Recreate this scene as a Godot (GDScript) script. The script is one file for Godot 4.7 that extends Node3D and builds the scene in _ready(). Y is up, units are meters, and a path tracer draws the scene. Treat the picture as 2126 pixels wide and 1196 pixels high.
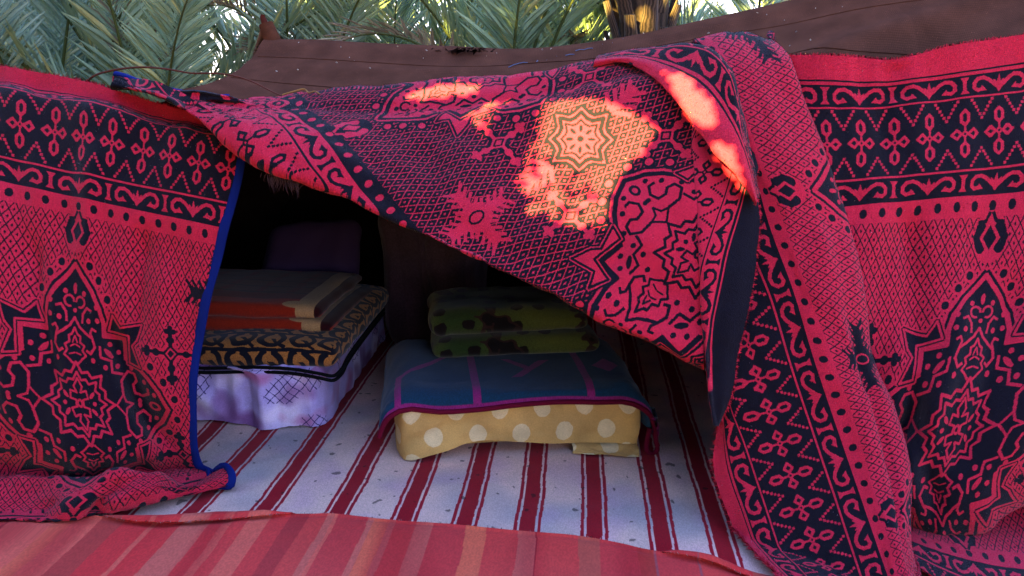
extends Node3D

# Red jacquard blankets hung over a low goat-hair tent in a palm grove.
const UNIT := 0.0876          # one flower repeat of the blanket pattern, metres
const SUN_DIR := Vector3(-0.390, 0.390, 0.835)   # towards the sun
var taken := {}
var rng := RandomNumberGenerator.new()
var nz := FastNoiseLite.new()
var nz2 := FastNoiseLite.new()

# ------------------------------------------------------------------ helpers
func numbered(called: String) -> String:
	if not taken.has(called):
		taken[called] = 0
		return called
	taken[called] += 1
	return "%s_%03d" % [called, taken[called]]

func tag(o: Node, label := "", category := "", group := "", kind := "") -> Node:
	if label != "": o.set_meta("label", label)
	if category != "": o.set_meta("category", category)
	if group != "": o.set_meta("group", group)
	if kind != "": o.set_meta("kind", kind)
	return o

func thing(called: String, label: String, category: String, at := Vector3.ZERO, group := "") -> Node3D:
	var o := Node3D.new()
	o.name = numbered(called)
	add_child(o, true)
	o.position = at
	tag(o, label, category, group)
	return o

func put(called: String, mesh: Mesh, mat: Material, parent: Node = self) -> MeshInstance3D:
	var o := MeshInstance3D.new()
	o.name = numbered(called) if parent == self else called
	o.mesh = mesh
	if mat: o.material_override = mat
	parent.add_child(o, true)
	return o

func mat(color: Color, rough := 0.95, rim := 0.0) -> StandardMaterial3D:
	var m := StandardMaterial3D.new()
	m.albedo_color = color
	m.roughness = rough
	m.metallic_specular = 0.25
	if rim > 0.0:
		m.rim_enabled = true
		m.rim = rim
		m.rim_tint = 0.8
	m.cull_mode = BaseMaterial3D.CULL_DISABLED
	return m

func tex(img: Image) -> ImageTexture:
	img.generate_mipmaps()
	return ImageTexture.create_from_image(img)

# cubic step through p1..p2 of 5-number nodes, chord-length weighted so that folds do not overshoot
func step5(p0: Array, p1: Array, p2: Array, p3: Array, n: int, last: bool) -> Array:
	var a := Vector3(p0[0], p0[1], p0[2])
	var b := Vector3(p1[0], p1[1], p1[2])
	var c := Vector3(p2[0], p2[1], p2[2])
	var d := Vector3(p3[0], p3[1], p3[2])
	var l0 := maxf(a.distance_to(b), 0.01)
	var l1 := maxf(b.distance_to(c), 0.01)
	var l2 := maxf(c.distance_to(d), 0.01)
	var m1 := []
	var m2 := []
	for k in 5:
		var s0: float = (p1[k] - p0[k]) / l0
		var s1: float = (p2[k] - p1[k]) / l1
		var s2: float = (p3[k] - p2[k]) / l2
		if a.distance_to(b) < 0.01: s0 = s1
		if c.distance_to(d) < 0.01: s2 = s1
		m1.append((s0 * l1 + s1 * l0) / (l0 + l1) * l1)
		m2.append((s1 * l2 + s2 * l1) / (l1 + l2) * l1)
	var out := []
	for i in (n + 1 if last else n):
		var t := float(i) / n
		var t2 := t * t
		var t3 := t2 * t
		var h0 := 2 * t3 - 3 * t2 + 1
		var h1 := t3 - 2 * t2 + t
		var h2 := -2 * t3 + 3 * t2
		var h3 := t3 - t2
		var q := []
		for k in 5:
			q.append(p1[k] * h0 + m1[k] * h1 + p2[k] * h2 + m2[k] * h3)
		out.append(q)
	return out

func refine(line: Array, n: int) -> Array:
	var out := []
	for i in line.size() - 1:
		out.append_array(step5(line[maxi(i - 1, 0)], line[i], line[i + 1], line[mini(i + 2, line.size() - 1)], n, i == line.size() - 2))
	return out

# A cloth with thickness, through a net of nodes [x, y, z (cm), u, v]; o: creases, wrinkle sizes, uv scale, floor height.
func cloth(called: String, parent: Node, net: Array, sub: int, face: Vector3, front: Material, back: Material, o := {}) -> Dictionary:
	var rows := []
	for r in net: rows.append(refine(r, sub))
	var w: int = rows[0].size()
	var cols := []
	for i in w:
		var line := []
		for r in rows: line.append(r[i])
		cols.append(refine(line, sub))
	var h: int = cols[0].size()
	var pos := PackedVector3Array()
	var uv := PackedVector2Array()
	pos.resize(w * h)
	uv.resize(w * h)
	for i in w:
		for j in h:
			var q: Array = cols[i][j]
			pos[j * w + i] = Vector3(q[0], q[1], q[2]) * 0.01
			uv[j * w + i] = Vector2(q[3], q[4])
	var nrm := normals_of(pos, w, h, face)
	var big: float = o.get("big", 0.006)
	var mid: float = o.get("mid", 0.003)
	var fine: float = o.get("fine", 0.0008)
	var stretch: Vector2 = o.get("stretch", Vector2(1, 1))
	var unit: float = o.get("unit", 1.0)       # uv lengths per pattern unit
	var low: float = o.get("floor", -1.0)
	var shift: float = o.get("seed", 0.0)
	for k in pos.size():
		var p := uv[k] / unit
		var d := nz.get_noise_2d(p.x * 30 * stretch.x + shift, p.y * 30 * stretch.y) * big
		d += nz.get_noise_2d(p.x * 110 * stretch.x + 500 + shift, p.y * 110 * stretch.y) * mid
		d += nz2.get_noise_2d(p.x * 420, p.y * 420 + shift) * fine
		for c in o.get("creases", []):
			var a := Vector2(c[0], c[1])
			var b := Vector2(c[2], c[3])
			var along := clampf((p - a).dot(b - a) / (b - a).length_squared(), 0, 1)
			var off := (p - a.lerp(b, along)).length() / float(c[4])
			if off < 3.0: d += exp(-off * off) * float(c[5]) * smoothstep(0.0, 0.25, along) * smoothstep(1.0, 0.75, along)
		pos[k] += nrm[k] * d
		if pos[k].y < low: pos[k].y = low + 0.0015 * (nz.get_noise_2d(p.x * 160, p.y * 160) + 1)
	nrm = normals_of(pos, w, h, face)
	var th: float = o.get("thick", 0.004)
	var scale: Vector2 = o.get("uv_scale", Vector2(0.1, 1.0 / 20.4))
	var offset: Vector2 = o.get("uv_offset", Vector2(0.5, 0))
	var tuv := PackedVector2Array()
	for k in uv: tuv.append(k * scale + offset)
	var back_pos := PackedVector3Array()
	var back_nrm := PackedVector3Array()
	for k in pos.size():
		back_pos.append(pos[k] - nrm[k] * th)
		back_nrm.append(-nrm[k])
	var fi := PackedInt32Array()
	var bi := PackedInt32Array()
	var flip := (pos[1] - pos[0]).cross(pos[w] - pos[0]).dot(nrm[0]) > 0
	for j in h - 1:
		for i in w - 1:
			var a := j * w + i
			var q := [a, a + 1, a + w, a + 1, a + w + 1, a + w]
			var back_q := [a, a + w, a + 1, a + 1, a + w, a + w + 1]
			fi.append_array(PackedInt32Array(back_q if flip else q))
			bi.append_array(PackedInt32Array(q if flip else back_q))
	# rim of the cloth
	var ring := []
	for i in w: ring.append(i)
	for j in range(1, h): ring.append(j * w + w - 1)
	for i in range(w - 2, -1, -1): ring.append((h - 1) * w + i)
	for j in range(h - 2, -1, -1): ring.append(j * w)
	var base := back_pos.size()
	var buv := tuv.duplicate()
	for n in ring.size():
		var k: int = ring[n]
		var nx: int = ring[(n + 1) % ring.size()]
		var out := (pos[nx] - pos[k]).cross(nrm[k])
		out = out.normalized() if out.length() > 1e-7 else nrm[k]
		if flip: out = out
		else: out = -out
		back_pos.append(pos[k]); back_pos.append(pos[k] - nrm[k] * th)
		back_nrm.append(out); back_nrm.append(out)
		buv.append(tuv[k]); buv.append(tuv[k])
		if n < ring.size() - 1:
			var b := base + 2 * n
			bi.append_array(PackedInt32Array([b, b + 1, b + 2, b + 2, b + 1, b + 3]))
	var am := ArrayMesh.new()
	surface(am, pos, nrm, tuv, fi, front)
	surface(am, back_pos, back_nrm, buv, bi, back)
	var mi := put(called, am, null, parent)
	return {"node": mi, "pos": pos, "nrm": nrm, "w": w, "h": h, "uv": tuv}

func surface(am: ArrayMesh, p: PackedVector3Array, n: PackedVector3Array, t: PackedVector2Array, ix: PackedInt32Array, m: Material):
	var a := []
	a.resize(Mesh.ARRAY_MAX)
	a[Mesh.ARRAY_VERTEX] = p
	a[Mesh.ARRAY_NORMAL] = n
	a[Mesh.ARRAY_TEX_UV] = t
	a[Mesh.ARRAY_INDEX] = ix
	am.add_surface_from_arrays(Mesh.PRIMITIVE_TRIANGLES, a)
	am.surface_set_material(am.get_surface_count() - 1, m)

func normals_of(pos: PackedVector3Array, w: int, h: int, face: Vector3) -> PackedVector3Array:
	var out := PackedVector3Array()
	out.resize(pos.size())
	var total := Vector3.ZERO
	for j in h:
		for i in w:
			var du := pos[j * w + mini(i + 1, w - 1)] - pos[j * w + maxi(i - 1, 0)]
			var dv := pos[mini(j + 1, h - 1) * w + i] - pos[maxi(j - 1, 0) * w + i]
			var n := dv.cross(du)
			out[j * w + i] = n.normalized() if n.length() > 1e-9 else face
			total += out[j * w + i]
	if total.dot(face) < 0:
		for k in out.size(): out[k] = -out[k]
	return out

func edge_of(c: Dictionary, side: String) -> Array:
	var out := []
	var w: int = c.w
	var h: int = c.h
	match side:
		"left":
			for j in h: out.append(j * w)
		"right":
			for j in h: out.append(j * w + w - 1)
		"top":
			for i in w: out.append(i)
		"bottom":
			for i in w: out.append((h - 1) * w + i)
	return out

# loose fibres along an edge of a cloth
func fringe(c: Dictionary, side: String, count: int, length: float, m: Material, parent: Node, from := 0.0, to := 1.0):
	var ids := edge_of(c, side)
	var st := SurfaceTool.new()
	st.begin(Mesh.PRIMITIVE_TRIANGLES)
	var w: int = c.w
	for k in count:
		var f := lerpf(from, to, rng.randf()) * (ids.size() - 1.001)
		var i := int(f)
		var p: Vector3 = c.pos[ids[i]].lerp(c.pos[ids[i + 1]], f - i)
		var n: Vector3 = c.nrm[ids[i]]
		var inner: int = ids[i] + {"left": 1, "right": -1, "top": w, "bottom": -w}[side]
		var out: Vector3 = (c.pos[ids[i]] - c.pos[inner]).normalized()
		var side_dir := out.cross(n)
		var l := length * rng.randf_range(0.4, 1.3)
		var d := (out + side_dir * rng.randf_range(-0.9, 0.9) + n * rng.randf_range(-0.3, 0.8)).normalized()
		var d2 := (d + side_dir * rng.randf_range(-0.8, 0.8) + n * rng.randf_range(-0.5, 0.5)).normalized()
		p -= n * rng.randf() * 0.004
		var t := d.cross(Vector3(rng.randf_range(-1, 1), rng.randf_range(-1, 1), rng.randf_range(-1, 1))).normalized() * rng.randf_range(0.0005, 0.0011)
		var q := p + d * l * 0.55
		var e := q + d2 * l * 0.5
		st.set_normal((n + out * 0.5).normalized())
		for v in [p - out * 0.002 - t, p - out * 0.002 + t, q + t * 0.8, p - out * 0.002 - t, q + t * 0.8, q - t * 0.8, q - t * 0.8, q + t * 0.8, e]: st.add_vertex(v)
	var o := put("fringe", st.commit(), m, parent)
	o.set_meta("kind", "stuff")

# short wool fibres standing out of a blanket's face, each in the colour of the yarn it grows from
func pile(c: Dictionary, count: int, swapped: bool, parent: Node):
	var st := SurfaceTool.new()
	st.begin(Mesh.PRIMITIVE_TRIANGLES)
	var w: int = c.w
	var h: int = c.h
	var red := Color(0.79, 0.15, 0.25).srgb_to_linear()
	var dark := Color(0.10, 0.085, 0.13).srgb_to_linear()
	var lint := Color(0.72, 0.66, 0.66).srgb_to_linear()
	for k in count:
		var i := rng.randi_range(0, w - 2)
		var j := rng.randi_range(0, h - 2)
		var a := rng.randf()
		var b := rng.randf()
		var id := j * w + i
		var p: Vector3 = c.pos[id].lerp(c.pos[id + 1], a).lerp(c.pos[id + w].lerp(c.pos[id + w + 1], a), b)
		var t: Vector2 = c.uv[id].lerp(c.uv[id + 1], a).lerp(c.uv[id + w].lerp(c.uv[id + w + 1], a), b)
		var n: Vector3 = c.nrm[id]
		var x := posmod(int(t.x * TW), TW)
		var y := clampi(int(t.y * TH), 0, TH - 1)
		var is_dark := (mask[y * TW + x] == 1) != swapped
		var col := dark if is_dark else red
		if rng.randf() < 0.03: col = lint
		var d := (n + Vector3(rng.randf_range(-1, 1), rng.randf_range(-1, 1), rng.randf_range(-1, 1)) * 0.8).normalized() * rng.randf_range(0.002, 0.005)
		var s := d.cross(Vector3(rng.randf_range(-1, 1), rng.randf_range(-1, 1), 0.3)).normalized() * 0.0005
		st.set_normal(n)
		st.set_color(col)
		for v in [p - s, p + s, p + d]: st.add_vertex(v)
	var m := mat(Color.WHITE, 0.95)
	m.vertex_color_use_as_albedo = true
	var o := put("pile", st.commit(), m, parent)
	o.set_meta("kind", "stuff")

# a tube with an oval section along points
func tube(points: Array, ra: float, rb: float, sides := 8, up := Vector3.UP, taper := 1.0) -> ArrayMesh:
	var st := SurfaceTool.new()
	st.begin(Mesh.PRIMITIVE_TRIANGLES)
	var n := points.size()
	for i in n:
		var t: Vector3 = (points[mini(i + 1, n - 1)] - points[maxi(i - 1, 0)]).normalized()
		var s := t.cross(up)
		s = s.normalized() if s.length() > 0.05 else t.cross(Vector3(0.3, 0.2, 1)).normalized()
		var b := s.cross(t)
		var k := lerpf(1.0, taper, float(i) / maxi(n - 1, 1))
		for q in sides:
			var a := TAU * q / sides
			st.set_normal((s * cos(a) / ra + b * sin(a) / rb).normalized())
			st.set_uv(Vector2(float(q) / sides, float(i) / n))
			st.add_vertex(points[i] + (s * cos(a) * ra + b * sin(a) * rb) * k)
	for i in n - 1:
		for q in sides:
			var a := i * sides + q
			var b := i * sides + (q + 1) % sides
			for v in [a, b, a + sides, b, b + sides, a + sides]: st.add_index(v)
	for end in [0, n - 1]:
		for q in range(1, sides - 1):
			for v in [end * sides, end * sides + q, end * sides + q + 1]: st.add_index(v)
	return st.commit()

func smooth_line(pts: Array, n: int) -> Array:
	var line := []
	for p in pts: line.append([p.x * 100, p.y * 100, p.z * 100, 0.0, 0.0])
	var out := []
	for q in refine(line, n): out.append(Vector3(q[0], q[1], q[2]) * 0.01)
	return out

# A soft slab (cushion or folded blanket): rounded box, its print runs over the top and down the sides.
func slab(size: Vector3, r: float, lump: float, sag: float, seed: float, res := 26) -> ArrayMesh:
	var st := SurfaceTool.new()
	st.begin(Mesh.PRIMITIVE_TRIANGLES)
	var half := size * 0.5
	var at := 0
	for f in 6:
		var ax: int = f / 2
		var sg := 1.0 if f % 2 == 0 else -1.0
		var b := (ax + 1) % 3
		var c := (ax + 2) % 3
		for j in res + 1:
			for i in res + 1:
				var q := Vector3.ZERO
				q[ax] = sg * half[ax]
				q[b] = spread(float(i) / res) * half[b]
				q[c] = spread(float(j) / res) * half[c]
				var inner := Vector3(clampf(q.x, -half.x + r, half.x - r), clampf(q.y, -half.y + minf(r, half.y * 0.95), half.y - minf(r, half.y * 0.95)), clampf(q.z, -half.z + r, half.z - r))
				var n := (q - inner)
				n = n.normalized() if n.length() > 1e-6 else Vector3.ZERO
				var p := inner + n * Vector3(r, minf(r, half.y * 0.95), r)
				var drop := half.y - p.y
				var t := Vector2(p.x, p.z)
				if ax == 0: t.x += sg * drop
				else: t.y += drop * (1.0 if sg > 0 or ax == 1 else -1.0)
				p += n * (nz.get_noise_3d(p.x * 260 + seed, p.y * 260, p.z * 260) * lump + nz.get_noise_3d(p.x * 900 + seed, p.y * 500, p.z * 900) * lump * 0.35)
				p.y += (0.5 + p.y / size.y) * sag * (nz.get_noise_2d(p.x * 90 + seed, p.z * 90) - 0.6 * pow(absf(p.x) / half.x, 4) - 0.3 * pow(absf(p.z) / half.z, 4))
				st.set_uv(t)
				st.set_smooth_group(0)
				st.add_vertex(p)
		for j in res:
			for i in res:
				var a := at + j * (res + 1) + i
				var quad := [a, a + res + 1, a + 1, a + 1, a + res + 1, a + res + 2]
				if sg < 0: quad = [a, a + 1, a + res + 1, a + 1, a + res + 2, a + res + 1]
				for v in quad: st.add_index(v)
		at += (res + 1) * (res + 1)
	st.generate_normals()
	return st.commit()

func spread(t: float) -> float:
	var s := t * 2.0 - 1.0
	return s * (1.35 - 0.35 * s * s)   # more rows near the edges

# ------------------------------------------------------------------ the woven pattern
const PX := 96
const TW := 960
const TH := 1958
const MID := 10.2
var mask := PackedByteArray()

func fill(pts: Array, val: int):
	# one closed shape in pattern units, mirrored about u = 0 and v = MID
	for sx in [1.0, -1.0]:
		for sy in [1.0, -1.0]:
			var q := PackedVector2Array()
			for p in pts: q.append(Vector2((sx * p.x + 5.0) * PX, (MID + sy * (p.y - MID)) * PX))
			raster(q, val)

func raster(q: PackedVector2Array, val: int):
	var lo := INF
	var hi := -INF
	for p in q:
		lo = minf(lo, p.y)
		hi = maxf(hi, p.y)
	for y in range(maxi(0, int(ceil(lo - 0.5))), mini(TH, int(floor(hi - 0.5)) + 1)):
		var yc := y + 0.5
		var cuts := []
		for i in q.size():
			var a := q[i]
			var b := q[(i + 1) % q.size()]
			if (a.y <= yc) != (b.y <= yc): cuts.append(a.x + (yc - a.y) / (b.y - a.y) * (b.x - a.x))
		cuts.sort()
		for c in range(0, cuts.size() - 1, 2):
			for x in range(int(ceil(cuts[c] - 0.5)), int(floor(cuts[c + 1] - 0.5)) + 1):
				mask[y * TW + posmod(x, TW)] = val

func oval(c: Vector2, rx: float, ry: float, val: int, turn := 0.0):
	var q := []
	for i in 14: q.append(c + Vector2(cos(TAU * i / 14) * rx, sin(TAU * i / 14) * ry).rotated(turn))
	fill(q, val)

func stroke(pts: Array, width: float, val: int, closed := false):
	var n := pts.size()
	for i in (n if closed else n - 1):
		var a: Vector2 = pts[i]
		var b: Vector2 = pts[(i + 1) % n]
		var s := (b - a).normalized() * width * 0.5
		var t := Vector2(-s.y, s.x)
		s *= 0.6
		fill([a - s + t, b + s + t, b + s - t, a - s - t], val)

func V(list: Array) -> Array:
	var out := []
	for i in range(0, list.size(), 2): out.append(Vector2(list[i], list[i + 1]))
	return out

func moved(pts: Array, d: Vector2, k := 1.0) -> Array:
	var out := []
	for p in pts: out.append(p * k + d)
	return out

func arc(c: Vector2, r: float, a0: float, a1: float, squash := 1.0) -> Array:
	var out := []
	for i in 11: out.append(c + Vector2(cos(lerpf(a0, a1, i / 10.0)) * r, sin(lerpf(a0, a1, i / 10.0)) * r * squash))
	return out

func weave_pattern():
	mask.resize(TW * TH)
	mask.fill(0)
	# diamond lattice with a dot in each diamond
	for y in range(int(4.53 * PX), int((20.4 - 4.53) * PX)):
		var v := absf((y + 0.5) / PX - MID) / 0.49
		for x in TW:
			var u := ((x + 0.5) / PX - 5.0) * 3.7
			var a := u + v
			var b := u - v
			var fa := absf(a - roundf(a))
			var fb := absf(b - roundf(b))
			if minf(fa, fb) < 0.064: mask[y * TW + x] = 1
			elif fa > 0.38 and fb > 0.38: mask[y * TW + x] = 1
	# end borders
	fill(V([0, 0.485, 5, 0.485, 5, 0.535, 0, 0.535]), 1)
	fill(V([0, 0.61, 5, 0.61, 5, 4.05, 0, 4.05]), 1)
	fill(V([0, 1.215, 5, 1.215, 5, 1.275, 0, 1.275]), 0)
	fill(V([0, 3.305, 5, 3.305, 5, 3.365, 0, 3.365]), 0)
	fill(V([0, 4.05, 5, 4.05, 5, 4.6, 0, 4.6]), 0)
	for i in 6:
		var c := Vector2(i, 2.27)
		for s in [-1.0, 1.0]:
			stroke(moved(V([0, -0.2, 0.1, -0.1, 0.1, 0.1, 0, 0.2, -0.1, 0.1, -0.1, -0.1]), c + Vector2(0, s * 0.46)), 0.09, 0, true)
			stroke(moved(V([-0.13, 0, -0.02, -0.13, 0.14, 0, -0.02, 0.13]), c + Vector2(s * 0.24, 0)), 0.08, 0, true)
			stroke([c + Vector2(0, s * 0.05), c + Vector2(0, s * 0.28)], 0.07, 0)
		oval(c, 0.09, 0.09, 0)
		oval(c, 0.035, 0.035, 1)
		var m := Vector2(i + 0.5, 0)
		for k in 6:
			for s in [-1.0, 1.0]:
				var q := 0.041
				var p := m + Vector2(s * 0.06 * k, 1.84 - 0.1 * k)
				fill([p + Vector2(-q, -q), p + Vector2(q, -q), p + Vector2(q, q), p + Vector2(-q, q)], 0)
				p.y = 2.71 + 0.1 * k
				fill([p + Vector2(-q, -q), p + Vector2(q, -q), p + Vector2(q, q), p + Vector2(-q, q)], 0)
	for v in [0.91, 3.70]:
		for i in [0, 2, 4]:
			var c := Vector2(i, v)
			fill(moved(V([0, 0.26, -0.17, 0.02, -0.15, -0.12, -0.06, -0.04, 0, -0.25, 0.06, -0.04, 0.15, -0.12, 0.17, 0.02]), c), 0)
			for s in [-1.0, 1.0]:
				stroke(moved(V([s * 0.08, 0.08, s * 0.3, -0.12, s * 0.45, -0.19, s * 0.62, -0.17, s * 0.73, -0.05, s * 0.73, 0.09, s * 0.63, 0.17, s * 0.5, 0.13]), c), 0.105, 0)
				fill(moved(V([s * 0.36, 0.18, s * 0.5, 0.02, s * 0.58, 0.2]), c), 0)
		for i in [1, 3, 5]:
			fill(moved(V([-0.13, -0.24, 0.13, -0.24, 0.05, -0.12, 0.05, 0.12, 0.13, 0.24, -0.13, 0.24, -0.05, 0.12, -0.05, -0.12]), Vector2(i, v)), 0)
	for i in 10: oval(Vector2(i * 0.5556, 4.33), 0.105, 0.135, 1)
	# the finial above each medallion
	oval(Vector2(0, 5.1), 0.52, 0.68, 0)
	oval(Vector2(0.27, 5.1), 0.2, 0.42, 1)
	oval(Vector2(0.42, 5.1), 0.09, 0.11, 1)
	fill(V([0, 4.62, 0.3, 5.1, 0, 5.58, -0.3, 5.1]), 0)
	fill(V([0, 4.78, 0.19, 5.1, 0, 5.42, -0.19, 5.1]), 1)
	stroke(V([0.05, 4.5, 0.16, 4.7, 0.36, 4.72]), 0.09, 1)
	# the medallion
	var rim := V([0, -4.1, 0.22, -3.82, 0.6, -3.4, 0.88, -2.95, 1.0, -2.5, 1.0, -2.1, 1.65, -2.1, 1.65, -1.4, 2.05, -1.22, 2.45, -0.92, 2.78, -0.55, 2.95, -0.2, 3.05, 0])
	var whole := []
	for p in rim: whole.append(p + Vector2(0, MID))
	for i in range(rim.size() - 2, -1, -1): whole.append(Vector2(rim[i].x, MID - rim[i].y))
	whole.append(Vector2(-0.01, MID + 4.0))
	whole.append(Vector2(-0.01, MID - 4.0))
	var bead := 0.3
	for i in rim.size() - 1:
		var a: Vector2 = rim[i]
		var b: Vector2 = rim[i + 1]
		var n := Vector2((b - a).y, -(b - a).x).normalized()
		if n.x < 0: n = -n
		while bead < (b - a).length():
			var p := a + (b - a).normalized() * bead + n * 0.4 + Vector2(0, MID)
			if p.y < MID - 2.7 or p.y > MID - 1.35:
				oval(p, 0.2, 0.2, 0)
				oval(p, 0.115, 0.125, 1)
			bead += 0.52
		bead -= (b - a).length()
	var line := []
	for p in rim: line.append(p + Vector2(0, MID))
	stroke(line, 0.46, 0)
	stroke(line, 0.31, 1)
	fill(whole, 1)
	stroke(line, 0.14, 0)
	# bow beside the shoulder
	var bow := moved(V([1.12, -2.3, 1.32, -2.82, 1.55, -2.45, 2.28, -2.68, 2.1, -2.1, 1.92, -1.88, 2.2, -1.2, 1.8, -1.28, 1.82, -2.22]), Vector2(0, MID))
	stroke(bow, 0.26, 0, true)
	fill(bow, 1)
	stroke(bow, 0.15, 1, true)
	stroke(bow, 0.07, 0, true)
	# inside the medallion
	var star := []
	for i in 17:
		var a := PI * i / 16.0 - PI / 2
		star.append(Vector2(cos(a), sin(a)) * (1.22 if i % 4 == 0 else (0.93 if i % 2 == 1 else 1.02)) + Vector2(0, MID))
	stroke(star, 0.085, 0)
	stroke(moved(star, Vector2(0, MID * 0.24), 0.76), 0.075, 0)
	stroke(V([0, MID - 0.75, 0.14, MID - 0.5, 0.06, MID - 0.32, 0.26, MID - 0.38, 0.3, MID - 0.15, 0.12, MID - 0.1, 0.12, MID]), 0.065, 0)
	oval(Vector2(0.45, MID - 0.25), 0.06, 0.13, 0, 0.7)
	oval(Vector2(0.5, MID), 0.07, 0.07, 0)
	oval(Vector2(0, MID), 0.1, 0.14, 0)
	oval(Vector2(0, MID), 0.04, 0.06, 1)
	stroke(moved(V([0, -2.25, 0.1, -2.05, 0.2, -2.0, 0.18, -1.82, 0.34, -1.72, 0.26, -1.58, 0.38, -1.42, 0.24, -1.32, 0.12, -1.2, 0, -1.17]), Vector2(0, MID)), 0.07, 0)
	stroke(moved(V([0, -2.0, 0.08, -1.8]), Vector2(0, MID)), 0.05, 0)
	stroke(moved(V([0.02, -1.75, 0.16, -1.68]), Vector2(0, MID)), 0.05, 0)
	stroke(moved(V([0.02, -1.5, 0.2, -1.45]), Vector2(0, MID)), 0.05, 0)
	oval(Vector2(0, MID - 3.4), 0.065, 0.17, 0)
	stroke(arc(Vector2(0.2, MID - 3.02), 0.16, PI, TAU + PI * 0.6), 0.07, 0)
	oval(Vector2(0, MID - 2.76), 0.07, 0.07, 0)
	stroke(moved(V([0, -2.55, 0.16, -2.3, 0.42, -2.1, 0.62, -1.98, 0.7, -1.72, 0.55, -1.5, 0.42, -1.58]), Vector2(0, MID)), 0.085, 0)
	stroke(moved(V([0.62, -1.98, 0.56, -2.15, 0.62, -2.28, 0.74, -2.22]), Vector2(0, MID)), 0.075, 0)
	stroke(moved(V([0.27, -2.42, 0.3, -2.68, 0.45, -2.88, 0.6, -2.82]), Vector2(0, MID)), 0.08, 0)
	stroke(moved(V([0.86, -1.75, 0.88, -1.42, 1.2, -1.32, 1.24, -0.98, 1.55, -0.9]), Vector2(0, MID)), 0.08, 0)
	stroke(moved(V([1.55, -0.35, 1.52, -0.72, 1.72, -0.98, 1.95, -0.92, 2.02, -0.7, 1.9, -0.55, 1.95, -0.3, 2.2, -0.22, 2.42, -0.38, 2.4, -0.55]), Vector2(0, MID)), 0.085, 0)
	stroke(moved(V([1.28, 0, 1.55, -0.32, 1.62, -0.1, 1.86, 0]), Vector2(0, MID)), 0.065, 0)
	oval(Vector2(2.6, MID), 0.2, 0.16, 0)
	oval(Vector2(2.6, MID), 0.1, 0.08, 1)
	for d in [[0.33, -3.28], [0.5, -2.5], [0.8, -2.55], [0.78, -2.95], [1.15, -1.85], [1.42, -1.6], [1.02, -1.12], [1.85, -1.1], [2.3, -0.75], [2.62, -0.42], [1.4, -1.15], [2.1, -0.05], [0.62, -1.3]]:
		oval(Vector2(d[0], MID + d[1]), 0.075, 0.085, 0)
	oval(Vector2(1.12, MID - 1.55), 0.075, 0.2, 0, -0.7)
	# ornaments between the medallions
	var x := Vector2(3.3, 8.35)
	for s in [-1.0, 1.0]:
		for e in [Vector2(s, 0), Vector2(0, s)]:
			var f := Vector2(-e.y, e.x)
			stroke([x, x + e * 0.85], 0.34, 0)
		for e in [Vector2(s, 0), Vector2(0, s)]:
			var f := Vector2(-e.y, e.x)
			stroke([x, x + e * 0.8], 0.12, 1)
			oval(x + e * 0.5, 0.13, 0.13, 1)
			for g in [-1.0, 1.0]: oval(x + e * 0.82 + f * g * 0.09, 0.1, 0.1, 1)
			oval(x + e * 0.95, 0.08, 0.08, 1)
	fill(moved(V([0, -0.34, 0.27, 0, 0, 0.34, -0.27, 0]), x), 1)
	stroke(moved(V([0, -0.19, 0.14, 0, 0, 0.19, -0.14, 0]), x), 0.055, 0, true)
	var leafy := Vector2(5, 6.2)
	for q in [Vector2(1, 0), Vector2(-1, 0), Vector2(0, 1), Vector2(0, -1)]:
		var w2 := Vector2(-q.y, q.x)
		stroke([leafy, leafy + q * 0.92], 0.30, 1)
		for k in [0.32, 0.55, 0.78, 1.0]:
			for sd in [-1.0, 1.0]: stroke([leafy + q * (k - 0.12), leafy + q * (k + 0.16) + w2 * sd * (0.42 - 0.12 * k)], 0.10, 1)
	oval(leafy, 0.46, 0.5, 1)
	stroke(arc(leafy, 0.16, 0, TAU, 1.5), 0.06, 0)
	var fan := Vector2(5, 8.75)
	stroke([fan + Vector2(0, 0.3), fan + Vector2(0, -0.75)], 0.2, 1)
	for k in 4:
		for s in [-1.0, 1.0]:
			stroke([fan + Vector2(0, 0.25 - k * 0.24), fan + Vector2(s * (0.52 - k * 0.07), -0.1 - k * 0.26)], 0.13, 1)
	var st8 := []
	var st8b := []
	for i in 24:
		var a := TAU * i / 24
		var r := 1.12 if i % 6 == 0 else (0.98 if i % 3 == 0 else 0.8)
		st8.append(Vector2(5, MID) + Vector2(cos(a), sin(a)) * r)
		st8b.append(Vector2(5, MID) + Vector2(cos(a), sin(a)) * r * 0.6)
	stroke(st8, 0.22, 0, true)
	fill(st8, 1)
	stroke(moved(st8, Vector2(5, MID) * 0.16, 0.84), 0.13, 0, true)
	stroke(st8b, 0.07, 0, true)
	for i in 8:
		var d := Vector2(cos(TAU * i / 8), sin(TAU * i / 8))
		oval(Vector2(5, MID) + d * 0.33, 0.12, 0.055, 0, TAU * i / 8)
	oval(Vector2(5, MID), 0.1, 0.1, 0)

var red_mat: StandardMaterial3D
var dark_mat: StandardMaterial3D

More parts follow.
